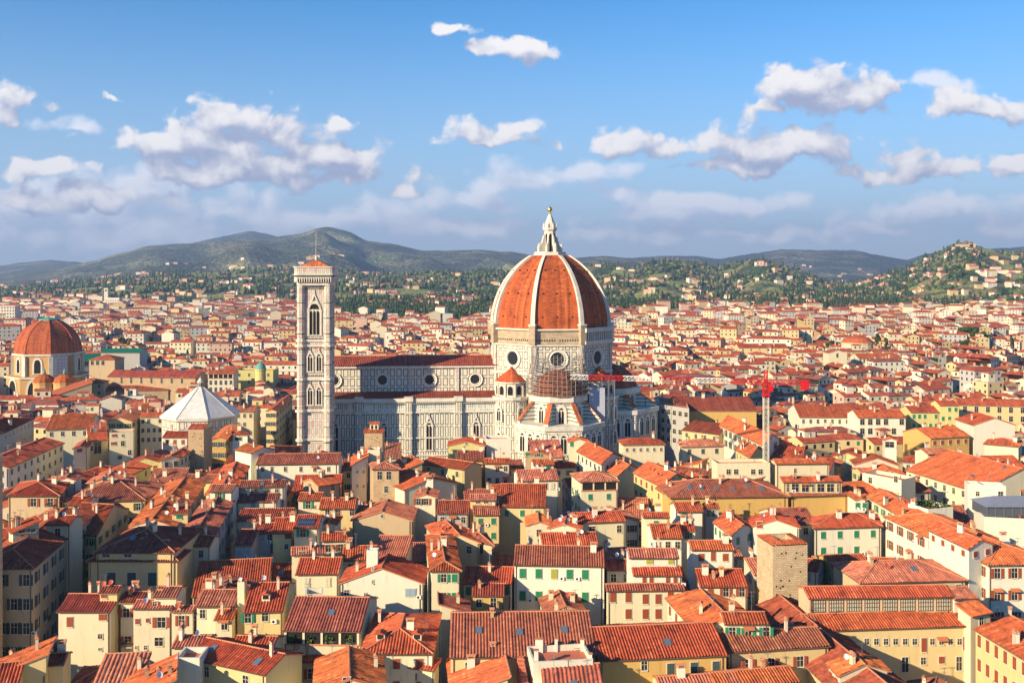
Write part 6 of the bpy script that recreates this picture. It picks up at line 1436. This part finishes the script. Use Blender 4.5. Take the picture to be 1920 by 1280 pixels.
for px_, py_, Y_, kind, s, lab in ((1815,610,960,'pine',1.5,'tallest umbrella pine at the right, above the far roofs'),(1838,622,930,'pine',1.3,'umbrella pine just right of the tallest umbrella pine'),(1808,632,900,'round',1.1,'round green tree beneath the two umbrella pines'),
   (1645,628,850,'cypress',1.5,'tall cypress directly right of the rotunda'),(1660,632,845,'cypress',1.2,'shorter cypress further right of the rotunda'),(1563,640,870,'round',1.2,'dark green tree left of the rotunda'),(1510,636,900,'cypress',1.4,'cypress left of the small gabled church'),(1545,644,860,'round',.9,'small tree between the cypress and the rotunda'),
   (1420,632,950,'round',1.6,'broad green tree above the long brown-roofed building'),(1250,684,640,'round',1.1,'single round tree right of the great dome'),(1762,655,750,'round',1.0,'round tree in front of a pale house at the right'),(1405,700,560,'round',.5,'small dark tree behind the crane jib'),
   (1830,695,520,'round',.8,'leafy tree among the right-hand roofs'),(1856,700,520,'round',.7,'smaller leafy tree beside the leafy tree at the right'),(1547,750,440,'cypress',.55,'small pointed tree before the long white building'),(20,688,700,'round',1.1,'dark tree left of the great chapel'),
   (235,640,900,'round',1.3,'dark tree above the green market hall'),(250,648,880,'round',1.1,'second dark tree right above the green market hall')):
    X_ = (px_ - 960) / F * Y_; zt_ = HC - (py_ - HZ) * Y_ / F; hh = {'pine': 13.5, 'cypress': 17, 'round': 12}[kind] * s
    o = empty('tree', (X_, Y_, max(0, min(zt_ + 4 - hh, 8))), random.uniform(0, 6)); o.scale = (s, s, s); tag(o, lab, 'tree')
    a = bpy.data.objects.new('trunk', TM[kind][0]); C.objects.link(a); a.parent = o; b = bpy.data.objects.new('crown', TM[kind][1]); C.objects.link(b); b.parent = o

# ------------------------------------------------------------------ labels for the houses that have none yet
LM = [('the bell tower', 588, 650), ('the great dome', 1031, 560), ('the baptistery', 378, 760), ('the crane mast', 1436, 800), ('the stone tower with sunken top', 1475, 1060), ('the brown tower with roof lantern', 700, 815), ('the blank brown tower', 375, 835),
      ('the white house with ten shutters', 1048, 1090), ('the big white gable house', 715, 1110), ('the plant loggia', 603, 1190), ('the glazed gallery', 1660, 1130), ('the long white palazzo at right', 1880, 1080), ('the skylight palazzo', 1360, 915), ('the brick tower house', 725, 895),
      ('the long white house', 557, 870), ('the yellow pedimented palazzo', 65, 920), ('the tan corner palazzo', 100, 1050), ('the roof garden', 1760, 945), ('the yellow convent wing', 1680, 1190), ('the far left red dome', 90, 640), ('the olive-yellow pair', 1240, 915), ('the church nave at left', 280, 705), ('the large blank white gable', 1865, 790)]
RN = {'e': 'tiled roof', 'g': 'gable end', 'h': 'hip roof', 's': 'lean-to roof', 'x': 'one-slope roof', 'z': 'one-slope roof', 'f': 'flat top'}
RC = {'r': 'red', 'd': 'dark red', 'o': 'orange'}
todo = [h for h in HOUSES if not h.label]; seen = {}
for h in todo:
    d, l = min((math.hypot(h.px - x, (h.py - y) * 1.3), (n, x, y)) for n, x, y in LM)
    dx, dy = h.px - l[1], h.py - l[2]
    rel = ('right of' if dx > 0 else 'left of') if abs(dx) > 1.2 * abs(dy) else ('in front of' if dy > 0 else 'behind')
    sz = 'small' if h.w < 9 else ('mid-sized' if h.w < 14 else 'wide')
    base = f"{sz} {WNAME[h.wall]} house with {RC.get(h.roof, 'red')} {RN[h.typ]}" + (f", {SNAME[h.sh]} shutters" if h.sh in ('g', 'b', 'r') and h.y < 330 else '')
    h.key = (base, rel, l[0]); h.dist = d; seen.setdefault(h.key, []).append(h)
ORD = ['nearest', 'second nearest', 'third nearest', 'fourth nearest', 'fifth nearest', 'sixth nearest']
for (base, rel, l), hs_ in seen.items():
    hs_.sort(key=lambda h: h.dist)
    for i, h in enumerate(hs_):
        if len(hs_) == 1: lab = f"{base}, {rel} {l}"
        else: lab = f"{base}, {rel} {l}, {ORD[min(i, 5)]} such"
        w_ = lab.split()
        if len(w_) > 16: lab = lab.replace(' mid-sized', '').replace('mid-sized ', '').replace(' shutters', ' shutters').replace(', nearest such', ', nearest'); w_ = lab.split()
        if len(w_) > 16: lab = ' '.join(w_[:16])
        h.root['label'] = lab
for h in HOUSES:
    if h.cat == 'house': h.root['group'] = 'houses with tiled roofs in the old town'

_l = [h.root['label'] for h in HOUSES]
print('DUPLICATE LABELS', [x for x in set(_l) if _l.count(x) > 1], max(len(x.split()) for x in _l))
